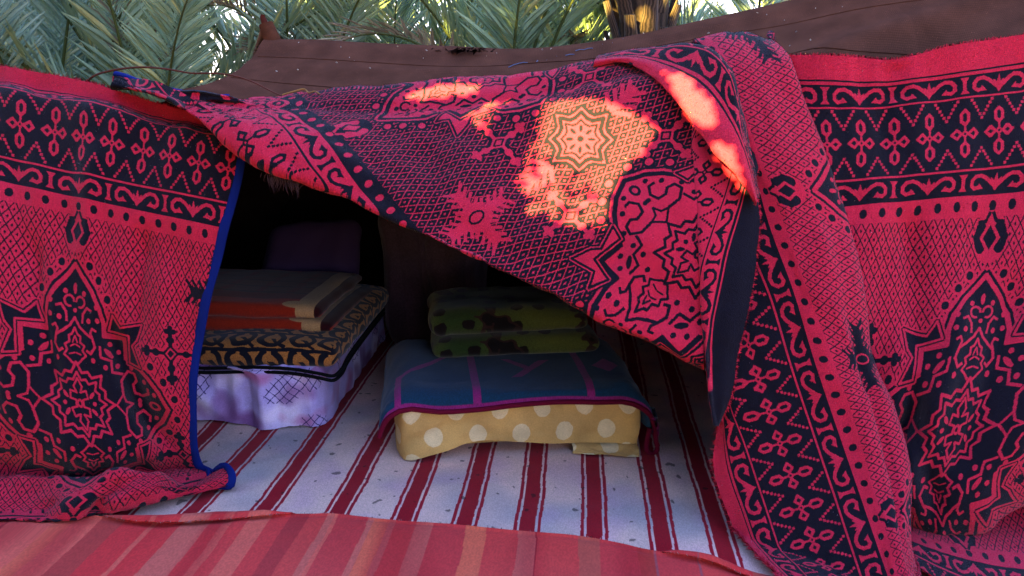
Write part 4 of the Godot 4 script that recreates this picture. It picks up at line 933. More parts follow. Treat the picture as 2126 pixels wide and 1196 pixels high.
func build_blankets():
	blanket_materials()
	var red_wool := mat(Color(0.80, 0.15, 0.24), 0.95, 0.3)
	var blue := mat(Color(0.035, 0.10, 0.36), 0.95, 0.35)
	# left curtain
	var t := thing("left_curtain_blanket", "red and black patterned left curtain blanket with blue bound edge, bunched at its bottom", "blanket")
	var c := cloth("blanket_cloth", t, LEFT, 9, Vector3(0, 0, 1), red_mat, dark_mat, {"floor": 0.028, "big": 0.022, "mid": 0.006, "stretch": Vector2(1.0, 0.32), "seed": 40.0,
		"creases": [[0.9, 7.2, 3.1, 12.4, 0.42, -0.055], [-1.6, 5.0, -0.7, 10.6, 0.3, -0.035], [3.2, 5.0, 3.0, 11.0, 0.4, 0.024], [2.3, 4.2, 2.0, 9.0, 0.32, -0.026], [-2.6, 3.6, -2.2, 12.0, 0.5, 0.034], [-4.0, 3.2, -4.3, 12.5, 0.5, -0.04], [0.4, 2.0, 0.2, 6.5, 0.35, 0.016],
		[0.9, 14.0, 0.4, 16.6, 0.22, -0.03], [1.6, 13.8, 0.8, 15.6, 0.25, -0.016], [-0.9, 14.4, -1.6, 16.6, 0.3, -0.022], [2.6, 14.2, 2.2, 16.0, 0.25, -0.012]]})
	var ids := edge_of(c, "right")
	var pts := []
	for k in range(0, ids.size(), 2): pts.append(c.pos[ids[k]] + Vector3(-0.004, 0, -0.002))
	put("blue_binding", tube(pts, 0.0135, 0.0065, 10, Vector3(0, 0, 1)), blue, t)
	fringe(c, "top", 900, 0.007, red_wool, t)
	pile(c, 26000, false, t)
	# right panel
	t = thing("right_curtain_blanket", "red and black patterned blanket hung at the right, its lower part bagging out", "blanket")
	c = cloth("blanket_cloth", t, RIGHT, 9, Vector3(0, 0, 1), red_mat, dark_mat, {"floor": 0.030, "big": 0.020, "mid": 0.006, "stretch": Vector2(1.0, 0.32), "seed": 300.0,
		"creases": [[-2.2, 8.5, 0.2, 12.6, 0.3, -0.030], [-1.6, 9.3, -2.4, 12.8, 0.35, -0.05], [0.9, 5.5, 0.6, 12.0, 0.5, -0.034], [-2.6, 4.0, -1.4, 9.5, 0.4, -0.024], [-0.6, 6.5, -1.0, 12.2, 0.5, 0.024], [2.4, 4.0, 2.0, 12.0, 0.5, 0.03], [-3.2, 2.0, -3.9, 9.0, 0.4, 0.01], [-2.9, 0.0, -2.9, 1.2, 0.35, -0.012], [0.8, 10.5, -0.6, 13.0, 0.25, -0.014]]})
	fringe(c, "top", 900, 0.007, red_wool, t)
	pile(c, 26000, false, t)
	# blanket thrown over the ridge and hanging in a column
	t = thing("draped_column_blanket", "red blanket hanging in a long fold from ridge to floor, right beside the doorway", "blanket")
	c = cloth("blanket_cloth", t, COLUMN, 9, Vector3(0, 0, 1), red_mat, dark_mat, {"floor": 0.036, "big": 0.012, "mid": 0.005, "stretch": Vector2(0.35, 0.8), "seed": 700.0,
		"creases": [[3.0, 6.0, 12.0, 5.6, 0.3, -0.02], [0.5, 5.9, 6.0, 5.5, 0.35, 0.008]]})
	fringe(c, "left", 1500, 0.013, red_wool, t)
	pile(c, 18000, false, t)
	var hem := cloth("turned_hem", t, HEM, 9, Vector3(-0.3, 0.4, 1), red_mat, dark_mat, {"big": 0.003, "mid": 0.002, "seed": 900.0})
	fringe(hem, "left", 700, 0.009, red_wool, t)
	pile(hem, 4000, false, t)
	# door flap
	t = thing("door_flap_blanket", "blanket with black ground side outward, pulled slantwise across the top of the doorway", "blanket")
	c = cloth("blanket_cloth", t, FLAP, 9, Vector3(0, 0.4, 1), dark_mat, red_mat, {"big": 0.016, "mid": 0.006, "stretch": Vector2(0.6, 0.8), "seed": 1200.0,
		"creases": [[3.0, 9.4, 6.6, 6.4, 0.25, -0.010], [4.6, 9.6, 8.0, 6.8, 0.22, 0.009], [-2.0, 2.6, 3.6, 3.4, 0.25, -0.010], [-1.2, 3.6, 4.4, 5.2, 0.3, 0.010], [8.0, 10.0, 9.4, 6.0, 0.25, -0.012], [-3.5, 1.5, 5.0, 4.0, 0.5, 0.012], [1.0, 6.5, 6.5, 5.5, 0.7, -0.012], [5.0, 10.0, 9.0, 6.0, 0.7, -0.014]]})
	pile(c, 26000, true, t)
	# loose wool hanging from the fold
	var wisp := SurfaceTool.new()
	wisp.begin(Mesh.PRIMITIVE_TRIANGLES)
	for f in [0.335, 0.365]:
		var root := on_cloth(c, f, 0.86)
		for k in 46:
			var p := root + Vector3(rng.randfn(0, 0.012), rng.randfn(0, 0.004) + 0.006, rng.randfn(0, 0.004))
			var q := p + Vector3(rng.randfn(0, 0.006), -rng.randf_range(0.008, 0.03), rng.randfn(0, 0.005))
			var e := q + Vector3(rng.randfn(0, 0.005) + (root.x - q.x) * 0.6, -rng.randf_range(0.008, 0.03), 0)
			var d := Vector3(0.0005, 0, 0.0002)
			for v in [p - d, p + d, q + d, p - d, q + d, q - d, q - d, q + d, e]: wisp.add_vertex(v)
	wisp.generate_normals()
	put("loose_wool", wisp.commit(), mat(Color(0.30, 0.22, 0.24), 0.95), t).set_meta("kind", "stuff")
	var tipn := []
	var topids := edge_of(c, "top")
	for k in range(0, 22, 2): tipn.append(c.pos[topids[k] + c.w * 9] + Vector3(0, 0.004, -0.004))
	put("blue_binding", tube(tipn, 0.011, 0.008, 10), blue, t)
	var strip := cloth("turned_edge", t, STRIP, 9, Vector3(0, 0, 1), dark_mat, red_mat, {"big": 0.003, "mid": 0.0015, "seed": 1500.0})
	fringe(strip, "right", 900, 0.008, red_wool, t)

func build_mats():
	# white rug with red stripes
	var rug_tex := painted(1600, 640, func(x, y):
		var wx: float = -1.5 + x * 2.7
		var wz: float = -3.4 + y * 1.9
		wx += 0.007 * nz.get_noise_2d(x * 60, y * 200) + 0.0016 * nz.get_noise_2d(x * 1500, y * 2600)
		var c := Color(0.84, 0.69, 0.61)
		var st: float = nz2.get_noise_2d(x * 500, y * 360)
		var st2 := nz.get_noise_2d(x * 1500 + 90, y * 1000)
		c = c.lerp(Color(0.62, 0.58, 0.57), clampf(st * 1.6, 0, 1))
		c = c.lerp(Color(0.74, 0.58, 0.63), clampf(st2 * 1.2, 0, 1) * 0.5)
		for s in RUG_STRIPES:
			var d := absf(wx - s)
			if d < 0.0185: c = Color(0.56, 0.04, 0.10)
			elif d > 0.0245 and d < 0.0325: c = Color(0.58, 0.06, 0.13)
		var g := 0.92 + 0.16 * rng.randf()
		if nz.get_noise_2d(x * 5200 + 33, y * 3600) > 0.66: g *= 0.6
		return Color(c.r * g, c.g * g, c.b * g))
	var rug_mat := cloth_mat(rug_tex, 60, 0.15)
	add_weave(rug_mat, 0.4)
	var net := []
	for j in 9:
		var r := []
		for i in 10:
			var x := -1.5 + 2.7 * i / 9.0
			var z := -3.4 + 1.9 * j / 8.0
			r.append([x * 100, 0.9, z * 100, x, z])
		net.append(r)
	var t := thing("striped_rug", "off white rug with dark red stripes on the tent floor", "rug")
	cloth("rug_cloth", t, net, 12, Vector3.UP, rug_mat, rug_mat, {"uv_scale": Vector2(1 / 2.7, 1 / 1.9), "uv_offset": Vector2(1.5 / 2.7, 3.4 / 1.9), "unit": 0.0876, "big": 0.005, "mid": 0.002, "fine": 0.0006, "thick": 0.004, "floor": 0.006, "seed": 77.0})
	# red mat in front
	var mat_tex := painted(1200, 400, func(x, y):
		var wx: float = -1.9 + x * 3.1
		wx += 0.012 * nz.get_noise_2d(x * 40, y * 160) + 0.003 * nz.get_noise_2d(x * 900, y * 500)
		var c := Color(0.60, 0.10, 0.16)
		for b in BANDS:
			if wx >= b[0] and wx < b[1]:
				c = Color(b[2], b[3], b[4])
				break
		var fade := nz2.get_noise_2d(x * 220, y * 90)
		c = c.lerp(Color(0.90, 0.46, 0.42), clampf(fade * 0.9 + 0.1, 0, 0.5))
		c = c.lerp(Color(0.68, 0.12, 0.17), clampf(nz.get_noise_2d(x * 1400, y * 120) * 0.9, 0, 0.4))
		var g := 0.78 + 0.12 * rng.randf()
		return Color(c.r * g * 1.03, c.g * g * 0.97, c.b * g * 0.88))
	var kmat := cloth_mat(mat_tex, 60, 0.1)
	add_weave(kmat, 0.35)
	net = []
	for j in 8:
		var r := []
		for e in KILIM_EDGE:
			# e: x, z of the selvedge, width of the turned-over strip
			var x: float = e[0]
			var z: float = e[1]
			var f: float = e[2]
			var p: Array = [[z + 0.004, 0.032], [z - f * 0.55, 0.037], [z - f, 0.032], [z - f + 0.004, 0.025], [z + 0.02, 0.022], [z + 0.12, 0.020], [z + 0.45, 0.018], [-0.35, 0.016]][j]
			if f < 0.012 and j < 4: p = [z + j * 0.002, 0.025 - j * 0.001]
			r.append([x * 100, p[1] * 100 * (0.45 if x > 0.38 else 1.0), p[0] * 100, x, p[0] if j > 3 else z - 2 * f - (p[0] - z)])
		net.append(r)
	t = thing("red_striped_mat", "faded red and pink striped flatwoven mat in front of the tent, its far edge curling", "mat")
	var k := cloth("mat_cloth", t, net, 8, Vector3.UP, kmat, kmat, {"uv_scale": Vector2(1 / 3.1, 1 / 1.6), "uv_offset": Vector2(1.9 / 3.1, 1.9 / 1.6), "unit": 0.0876, "big": 0.005, "mid": 0.002, "fine": 0.0005, "thick": 0.0025, "floor": 0.009, "seed": 177.0})
	fringe(k, "top", 500, 0.004, mat(Color(0.62, 0.45, 0.42), 0.95), t)

func build_stacks():
	# ---------- right stack
	var dots := painted(512, 512, func(x, y):
		var c := Color(0.74, 0.59, 0.34)
		var px: float = x * 4.0
		var py: float = y * 8.0
		var row := int(py)
		var cx := fposmod(px + (0.5 if row % 2 == 1 else 0.0), 1.0) - 0.5
		var cy := fposmod(py, 1.0) - 0.5
		var d := Vector2(cx * 1.0, cy * 0.52).length() + 0.012 * nz.get_noise_2d(x * 2500, y * 2500)
		if d < 0.205: c = Color(0.80, 0.72, 0.54)
		var g := 0.92 + 0.16 * rng.randf() + 0.16 * nz2.get_noise_2d(x * 300, y * 300)
		return Color(c.r * g, c.g * g, c.b * g))
	var yel := cloth_mat(dots, 60, 0.1)
	yel.uv1_scale = Vector3(2.05, 1.7, 1)
	yel.uv1_offset = Vector3(0.1, 0.02, 0)
	add_weave(yel, 0.25)
	var rt := Vector3(-0.155, 0, -2.05)
	var turn := 0.2
	var t := thing("dotted_cushion", "ochre yellow cushion with off white dots at the bottom of the right stack", "cushion", rt)
	t.rotation.y = turn
	var body := put("cushion_core", slab(Vector3(0.62, 0.15, 0.44), 0.03, 0.006, 0.004, 10.0, 16), yel, t)
	body.position = Vector3(0, 0.095, -0.25)
	draped("cushion_cover", t, yel, [Vector2(-0.335, -0.46), Vector2(-0.342, -0.22), Vector2(-0.338, -0.03), Vector2(-0.322, 0.012), Vector2(-0.24, 0.012), Vector2(-0.13, 0.008), Vector2(-0.02, 0.010), Vector2(0.10, 0.012), Vector2(0.22, 0.010), Vector2(0.305, 0.014), Vector2(0.345, 0.012), Vector2(0.350, -0.03), Vector2(0.343, -0.22), Vector2(0.338, -0.46)],
		[0.02, 0.016, 0.014, 0.012, 0.026, 0.056, 0.052, 0.040, 0.034, 0.028, 0.010, 0.012, 0.016, 0.02], 0.176, 6, {"unit": 0.05, "big": 0.006, "mid": 0.0025, "thick": 0.0018, "floor": 0.011, "seed": 5.0,
		"creases": [[6.2, 3.0, 7.6, 0.6, 0.35, -0.006], [11.6, 3.2, 13.5, 1.2, 0.4, 0.007], [9.0, 2.6, 13.0, 0.9, 0.3, -0.005]]})
	var tuck := [[], [], [], []]
	for i in 5:
		var s := i / 4.0
		var x := 15.0 + 18.5 * s
		tuck[0].append([x, 3.6 - s * 0.4, -1.0, x * 0.01, 0.0])
		tuck[1].append([x + 0.6, 2.9 - s * 0.4, 1.6 + s * 0.8, x * 0.01, 0.03])
		tuck[2].append([x + 0.4, 1.9 + sin(i * 2.1) * 0.35, 2.6 + s * 2.6, x * 0.01, 0.05])
		tuck[3].append([x, 1.6, 3.0 + s * 4.5 + sin(i * 3.0) * 0.8, x * 0.01, 0.08])
	cloth("loose_corner", t, tuck, 6, Vector3(0, 0.5, 1), yel, yel, {"uv_scale": Vector2(1, 1), "uv_offset": Vector2.ZERO, "unit": 0.02, "big": 0.004, "mid": 0.002, "thick": 0.001})
	# blue blanket
	var teal := painted(512, 512, func(x, y):
		var c := Color(0.06, 0.19, 0.28)
		var wx: float = (x - 0.5) * 0.9
		var wy: float = y * 0.7
		var pink := Color(0.48, 0.12, 0.36)
		var hit := false
		for s in [-0.115, 0.205]:
			if absf(wx - s) < 0.012: hit = true
		if absf((wx + 0.30) + (wy - 0.37) * 0.9 - 0.0) < 0.013 and wy > 0.24 and wy < 0.42: hit = true
		if absf((wx - 0.06) + (wy - 0.36) * 0.9) < 0.016 and wy > 0.31 and wy < 0.42: hit = true
		if absf((wx - 0.02) - (wy - 0.33) * 0.8) < 0.014 and wy > 0.29 and wy < 0.37: hit = true
		if absf(wx - 0.28) + absf(wy - 0.37) < 0.042: hit = true
		if absf(wx + 0.335) < 0.014 and wy > 0.38: hit = true
		if wy > 0.521: hit = true
		if hit: c = pink
		var g := 0.85 + 0.3 * rng.randf()
		return Color(c.r * g, c.g * g, c.b * g))
	var tm := cloth_mat(teal, 60, 0.3)
	add_weave(tm, 0.5)
	t = thing("blue_blanket", "dark blue blanket with magenta stripes and magenta bound edge lying on the dotted cushion", "blanket", rt)
	t.rotation.y = turn
	var net := []
	for j in 8:
		var r := []
		for i in 11:
			var x: float = [-0.385, -0.365, -0.33, -0.22, -0.11, 0.0, 0.11, 0.22, 0.325, 0.365, 0.378][i]
			var hang: float = [0.075, 0.03, 0.0, 0, 0, 0, 0, 0, 0.004, 0.045, 0.125][i]
			var z: float = [-0.5, -0.42, -0.25, -0.08, -0.01, 0.012, 0.019, 0.022][j]
			var y: float = [0.19, 0.203, 0.208, 0.208, 0.204, 0.194, 0.18, 0.168][j]
			var wave := 0.007 * sin(i * 1.3 + 0.4)
			if j < 3 and (i < 2 or i > 8): hang *= 0.7
			r.append([x * 100 + (1.2 if j > 4 and i > 8 else 0.0), (y - hang + (wave if j > 4 else 0.0)) * 100, (z + (0.02 if hang > 0.1 and j > 3 else 0.0)) * 100, x + signf(x) * hang, 0.5 + z * 0.9 + maxf(0, 0.2 - y) * 0.2])
		net.append(r)
	var cover := cloth("blanket_cloth", t, net, 6, Vector3(0, 1, 0.5), tm, tm, {"uv_scale": Vector2(1 / 0.9, 1 / 0.7), "uv_offset": Vector2(0.5, 0), "unit": 0.0876, "big": 0.006, "mid": 0.003, "thick": 0.012})
	var mag := mat(Color(0.36, 0.02, 0.13), 0.9, 0.3)
	var pts := []
	var ids := edge_of(cover, "bottom")
	for k in range(0, ids.size(), 2): pts.append(cover.pos[ids[k]] + Vector3(0, -0.004, 0.001))
	var e: Vector3 = pts[pts.size() - 1]
	pts.append_array(smooth_line([e + Vector3(0.004, -0.012, 0.004), e + Vector3(0.0, -0.028, 0.006), e + Vector3(-0.014, -0.034, 0.006), e + Vector3(-0.026, -0.024, 0.004), e + Vector3(-0.026, 0.0, 0.0), e + Vector3(-0.018, 0.04, -0.004)], 3))
	put("bound_edge", tube(pts, 0.0075, 0.0075, 8), mag, t)
	# green blanket folded twice
	var leopard := painted(512, 512, func(x, y):
		var n := nz2.get_noise_2d(x * 160 + 7, y * 160)
		var c := Color(0.13, 0.20, 0.09).lerp(Color(0.26, 0.29, 0.13), clampf(0.5 + n * 1.3, 0, 1))
		var gx: float = x * 9.0
		var gy: float = y * 9.0
		var cell := Vector2(floorf(gx), floorf(gy))
		var h := fposmod(sin(cell.x * 12.99 + cell.y * 78.23) * 43758.5, 1.0)
		var d := Vector2(fposmod(gx, 1.0) - 0.35 - 0.3 * h, fposmod(gy, 1.0) - 0.35 - 0.3 * fposmod(h * 7.3, 1.0)).length()
		if d < 0.25 + 0.07 * nz.get_noise_2d(x * 2000, y * 2000) and h > 0.2: c = Color(0.05, 0.03, 0.04)
		var big := nz.get_noise_2d(x * 190 + 40, y * 130 + 10) + 0.25 * nz.get_noise_2d(x * 900, y * 900)
		if big > 0.36: c = Color(0.15, 0.09, 0.09)
		if big > 0.46: c = Color(0.035, 0.025, 0.04)
		var g := 0.8 + 0.4 * rng.randf()
		return Color(c.r * g, c.g * g, c.b * g))
	var lm := cloth_mat(leopard, 60, 0.3)
	lm.uv1_scale = Vector3(1.45, 1.45, 1)
	lm.uv1_offset = Vector3(0.37, 0.2, 0)
	add_weave(lm, 0.5)
	t = thing("green_blanket", "folded green plush blanket with black spots on top of the blue blanket", "blanket", Vector3(-0.155, 0, -2.05))
	t.rotation.y = turn
	var f1 := put("folded_layer", slab(Vector3(0.52, 0.062, 0.34), 0.029, 0.010, 0.014, 50.0), lm, t)
	f1.position = Vector3(0.03, 0.245, -0.4)
	var f2 := put("folded_layer", slab(Vector3(0.50, 0.085, 0.33), 0.04, 0.016, 0.024, 90.0), lm, t)
	f2.position = Vector3(0.01, 0.318, -0.42)
	f2.rotation.y = 0.03
	# ---------- left stack
	var dye := painted(512, 512, func(x, y):
		var n := nz2.get_noise_2d(x * 300, y * 300)
		var n2 := nz2.get_noise_2d(x * 340 + 400, y * 340)
		var c := Color(0.68, 0.62, 0.82)
		c = c.lerp(Color(0.86, 0.80, 0.90), clampf(n2 * 2, 0, 1))
		c = c.lerp(Color(0.42, 0.22, 0.42), clampf(n * 1.8 - 0.3, 0, 0.7))
		c = c.lerp(Color(0.66, 0.36, 0.52), clampf(-n * 2.0 - 0.35, 0, 0.8))
		var q: float = x * 26 + y * 26 + 0.3 * nz.get_noise_2d(x * 600, y * 600)
		var q2: float = x * 26 - y * 26 + 0.3 * nz.get_noise_2d(x * 600, y * 600 + 99)
		var wob := nz.get_noise_2d(x * 220 + 11, y * 220)
		if wob > 0.13 and (absf(q - roundf(q)) < 0.045 or absf(q2 - roundf(q2)) < 0.045): c = Color(0.12, 0.08, 0.28)
		var g := 0.93 + 0.14 * rng.randf()
		return Color(c.r * g, c.g * g, c.b * g))
	var dm := cloth_mat(dye, 60, 0.1)
	dm.uv1_scale = Vector3(1.3, 1.3, 1)
	add_weave(dm, 0.2)
	t = thing("tie_dyed_mattress", "lilac and white tie dyed cloth covering the low mattress under the left stack", "mattress", Vector3(-1.19, 0, -2.18))
	body = put("mattress_core", slab(Vector3(0.78, 0.17, 0.76), 0.035, 0.006, 0.004, 130.0, 16), dm, t)
	body.position = Vector3(0, 0.1, -0.41)
	draped("mattress_cover", t, dm, [Vector2(-0.42, -0.5), Vector2(-0.425, -0.02), Vector2(-0.30, 0.012), Vector2(-0.16, 0.014), Vector2(-0.02, 0.012), Vector2(0.10, 0.016), Vector2(0.20, 0.024), Vector2(0.255, 0.050), Vector2(0.30, 0.024), Vector2(0.36, 0.020), Vector2(0.405, 0.018), Vector2(0.425, -0.02), Vector2(0.432, -0.16), Vector2(0.43, -0.36), Vector2(0.42, -0.62), Vector2(0.42, -0.80)],
		[0.02, 0.014, 0.014, 0.016, 0.022, 0.020, 0.014, 0.004, 0.012, 0.016, 0.012, 0.012, 0.014, 0.016, 0.016, 0.016], 0.205, 7, {"unit": 0.05, "big": 0.012, "mid": 0.004, "thick": 0.0015, "floor": 0.011, "seed": 25.0, "stretch": Vector2(1.4, 0.4),
		"creases": [[17.8, 0.4, 21.0, 3.8, 0.45, 0.016], [18.2, 2.4, 20.2, 0.2, 0.3, -0.012], [20.6, 3.9, 20.9, 0.5, 0.22, -0.010], [21.6, 3.9, 21.7, 0.3, 0.2, 0.009], [22.4, 3.9, 22.5, 0.3, 0.22, -0.008], [13.5, 3.8, 16.5, 0.8, 0.4, -0.006]]})
	var cream := painted(512, 512, func(x, y):
		var c := Color(0.56, 0.37, 0.18)
		var px: float = x * 8.0 + 0.08 * nz.get_noise_2d(x * 900, y * 900)
		var py: float = y * 8.0 + 0.08 * nz.get_noise_2d(x * 900 + 50, y * 900)
		var cx := fposmod(px, 1.0) - 0.5
		var cy := fposmod(py, 1.0) - 0.5
		var navy := Color(0.035, 0.045, 0.085)
		var ring := absf(Vector2(cx, cy).length() - 0.36)
		if ring < 0.10 and not (absf(cx) < 0.07 and cy < 0): c = navy
		if absf(cy + 0.42) < 0.08: c = navy
		if absf(cx - cy) < 0.09 and cy > 0: c = navy
		var g := 0.8 + 0.4 * rng.randf()
		return Color(c.r * g, c.g * g, c.b * g))
	var cm := cloth_mat(cream, 60, 0.3)
	cm.uv1_scale = Vector3(1.35, 1.35, 1)
	add_weave(cm, 0.5)
	t = thing("cream_navy_blanket", "cream blanket with navy blue motifs and dark bound edge on the lilac mattress", "blanket", Vector3(-1.16, 0, -2.16))
	body = put("folded_layer", slab(Vector3(0.86, 0.085, 0.72), 0.036, 0.010, 0.016, 210.0, 32), cm, t)
	body.position = Vector3(0.02, 0.24, -0.36)
	var nb := mat(Color(0.03, 0.035, 0.05), 0.95, 0.2)
	for d in [0.0, 0.014]:
		put("bound_edge", tube(smooth_line([Vector3(-0.40, 0.206 - d, 0.004), Vector3(-0.2, 0.204 - d, 0.008), Vector3(0.05, 0.198 - d, 0.008), Vector3(0.22, 0.205 - d, 0.006), Vector3(0.33, 0.203 - d, 0.008), Vector3(0.405, 0.194 - d, 0.012), Vector3(0.445, 0.184 - d, 0.002), Vector3(0.456, 0.188 - d, -0.03), Vector3(0.456, 0.2 - d, -0.10), Vector3(0.455, 0.21 - d, -0.3), Vector3(0.452, 0.212 - d, -0.6)], 5), 0.0055, 0.0055, 8), nb, t)
	var orange := painted(512, 512, func(x, y):
		var c := Color(0.50, 0.13, 0.06)
		var px: float = x * 7.0
		var py: float = y * 9.0
		if y < 0.52:
			c = Color(0.32, 0.16, 0.12)
			if absf(fposmod(px + 0.12 * nz.get_noise_2d(x * 500, y * 500), 1.0) - 0.5) < 0.1: c = Color(0.36, 0.08, 0.07)
			if absf(fposmod(py, 1.0) - 0.5) < 0.07: c = Color(0.22, 0.10, 0.10)
		elif y < 0.60: c = Color(0.34, 0.08, 0.06)
		if x > 0.86 and x < 0.935: c = Color(0.60, 0.48, 0.33)
		if Vector2((x - 0.86) * 1.0, (y - 0.66) * 1.7).length() < 0.06: c = Color(0.60, 0.48, 0.33)
		if x >= 0.935: c = Color(0.15, 0.02, 0.05)
		var g := 0.85 + 0.3 * rng.randf()
		return Color(c.r * g, c.g * g, c.b * g))
	var om := cloth_mat(orange, 60, 0.25)
	om.uv1_scale = Vector3(1.28, 1.5, 1)
	om.uv1_offset = Vector3(0.52, 0.32, 0)
	add_weave(om, 0.5)
	t = thing("orange_blanket", "rust orange blanket folded in two with tan ends, topmost of the left stack", "blanket", Vector3(-1.15, 0, -2.27))
	for k in 2:
		var lay := put("folded_layer", slab(Vector3(0.72 - 0.03 * k, 0.038 + 0.012 * k, 0.50), 0.018 + 0.006 * k, 0.010, 0.022, 250.0 + 40 * k, 30), om, t)
		lay.position = Vector3(0.04 - 0.018 * k, 0.298 + 0.045 * k, -0.25)
	# bedding at the back
	var quilt := painted(256, 256, func(x, y):
		var g := (0.85 + 0.3 * rng.randf()) * (1.0 + 0.3 * nz2.get_noise_2d(x * 300, y * 300))
		return Color(0.24 * g, 0.18 * g, 0.22 * g))
	var gm := cloth_mat(quilt, 60, 0.2)
	t = thing("folded_quilt", "big mauve grey quilt folded upright in the shade behind the left stack", "quilt", Vector3(-0.66, 0, -3.12))
	for k in 2:
		var lay := put("folded_layer", slab(Vector3(0.20, 0.58 - 0.05 * k, 0.50), 0.09, 0.03, 0.05, 340.0 + 50 * k, 24), gm, t)
		lay.position = Vector3(0.0 + 0.17 * k, 0.30 - 0.025 * k, -0.02 * k)
		lay.rotation.z = 0.10 - 0.05 * k
	t = thing("dark_cushion", "dim purple cushion propped in the dark at the back of the tent", "cushion", Vector3(-1.05, 0.30, -2.92))
	body = put("cushion_cover", slab(Vector3(0.36, 0.13, 0.30), 0.06, 0.02, 0.03, 300.0), mat(Color(0.24, 0.17, 0.29), 0.9, 0.2), t)
	body.position = Vector3(0.03, 0.08, 0)
	body.rotation = Vector3(0.7, 0.15, 0.1)

# a thin cover that hangs round the sides of a low cushion: foot line on the floor, height of its lower edge, height of its top
func draped(called: String, parent: Node, m: Material, foot: Array, lower: Array, top: float, sub: int, o: Dictionary):
	var net := []
	for j in 6:
		var r := []
		var along := 0.0
		for i in foot.size():
			if i > 0: along += foot[i].distance_to(foot[i - 1])
			var f: Vector2 = foot[i]
			var low: float = lower[i]
			var y: float = [top, top - 0.004, top - 0.02, lerpf(low, top, 0.6), lerpf(low, top, 0.28), low][j]
			var pull: float = [0.09, 0.03, 0.006, 0.0, -0.001, 0.002][j]
			var q := f * (1.0 - pull / maxf(f.length(), 0.1))
			if f.y < -0.05: q = Vector2(f.x * (1.0 - pull / absf(f.x)), f.y)
			r.append([q.x * 100, y * 100, q.y * 100, along, top - y + (0.0 if j > 1 else -pull)])
		net.append(r)
	o["uv_scale"] = Vector2(1, 1)
	o["uv_offset"] = Vector2.ZERO
	cloth(called, parent, net, sub, Vector3(0, 0.2, 1), m, m, o)

# ------------------------------------------------------------------ the palms behind
func frond_mesh(length: float, pairs: int, droop: float, leaf: float, seed: int, tints: Array) -> Array:
	# [stem mesh, leaflets mesh]: a curved midrib with folded blades on both sides
	var r := RandomNumberGenerator.new()
	r.seed = seed
	var mid := []
	var p := Vector3.ZERO
	var a := 0.0
	for i in 25:
		mid.append(p)
		var t := i / 24.0
		a = droop * t * t
		p += Vector3(0, cos(a), sin(a)) * length / 24.0
	var stem := tube(mid, 0.016, 0.011, 6, Vector3(1, 0, 0), 0.18)
	var st := SurfaceTool.new()
	st.begin(Mesh.PRIMITIVE_TRIANGLES)
	for k in pairs:
		var t := 0.10 + 0.89 * k / pairs
		var f := t * 24.0
		var i := mini(int(f), 23)
		var at: Vector3 = mid[i].lerp(mid[i + 1], f - i)
		var dir: Vector3 = (mid[mini(i + 1, 24)] - mid[i]).normalized()
		var up := dir.cross(Vector3(1, 0, 0)).normalized()
		for s: float in [-1.0, 1.0]:
			if r.randf() < 0.04: continue
			var l := leaf * (0.55 + 0.6 * sin(PI * pow(t, 0.7)) ) * r.randf_range(0.8, 1.12)
			var spread_a := lerpf(1.05, 0.4, t) + r.randf_range(-0.14, 0.14)
			var d := (dir * cos(spread_a) + Vector3(s, 0, 0) * sin(spread_a) + up * r.randf_range(0.05, 0.45)).normalized()
			var side: Vector3 = d.cross(up).normalized() * s
			var wdt := 0.0125 * r.randf_range(0.8, 1.25) * leaf / 0.32
			var bend := Vector3(0, -r.randf_range(0.0, 0.10) * l, 0)
			var q1 := at + d * l * 0.35
			var q2 := at + d * l * 0.7 + bend * 0.45
			var tip := at + d * l + bend
			var lift := up * wdt * 0.7
			var c: Color = tints[0].lerp(tints[1], r.randf())
			if r.randf() < 0.10: c = tints[2]
			var ctip := c.lerp(tints[2], r.randf() * 0.5)
			for e: float in [1.0, -1.0]:
				var o: Vector3 = side * wdt * e
				var quad := [at, q1 + o + lift, q1, q1, q1 + o + lift, q2 + o * 0.8 + lift * 0.8, q1, q2 + o * 0.8 + lift * 0.8, q2, q2, q2 + o * 0.8 + lift * 0.8, tip]
				for v in quad.size():
					st.set_color(ctip if v == 11 else c)
					st.add_vertex(quad[v])
	st.generate_normals()
	return [stem, st.commit()]

func leaf_mat(trans: Color) -> StandardMaterial3D:
	var m := mat(Color.WHITE, 0.5)
	m.vertex_color_use_as_albedo = true
	m.backlight_enabled = true
	m.backlight = trans * 1.5
	m.metallic_specular = 0.4
	return m

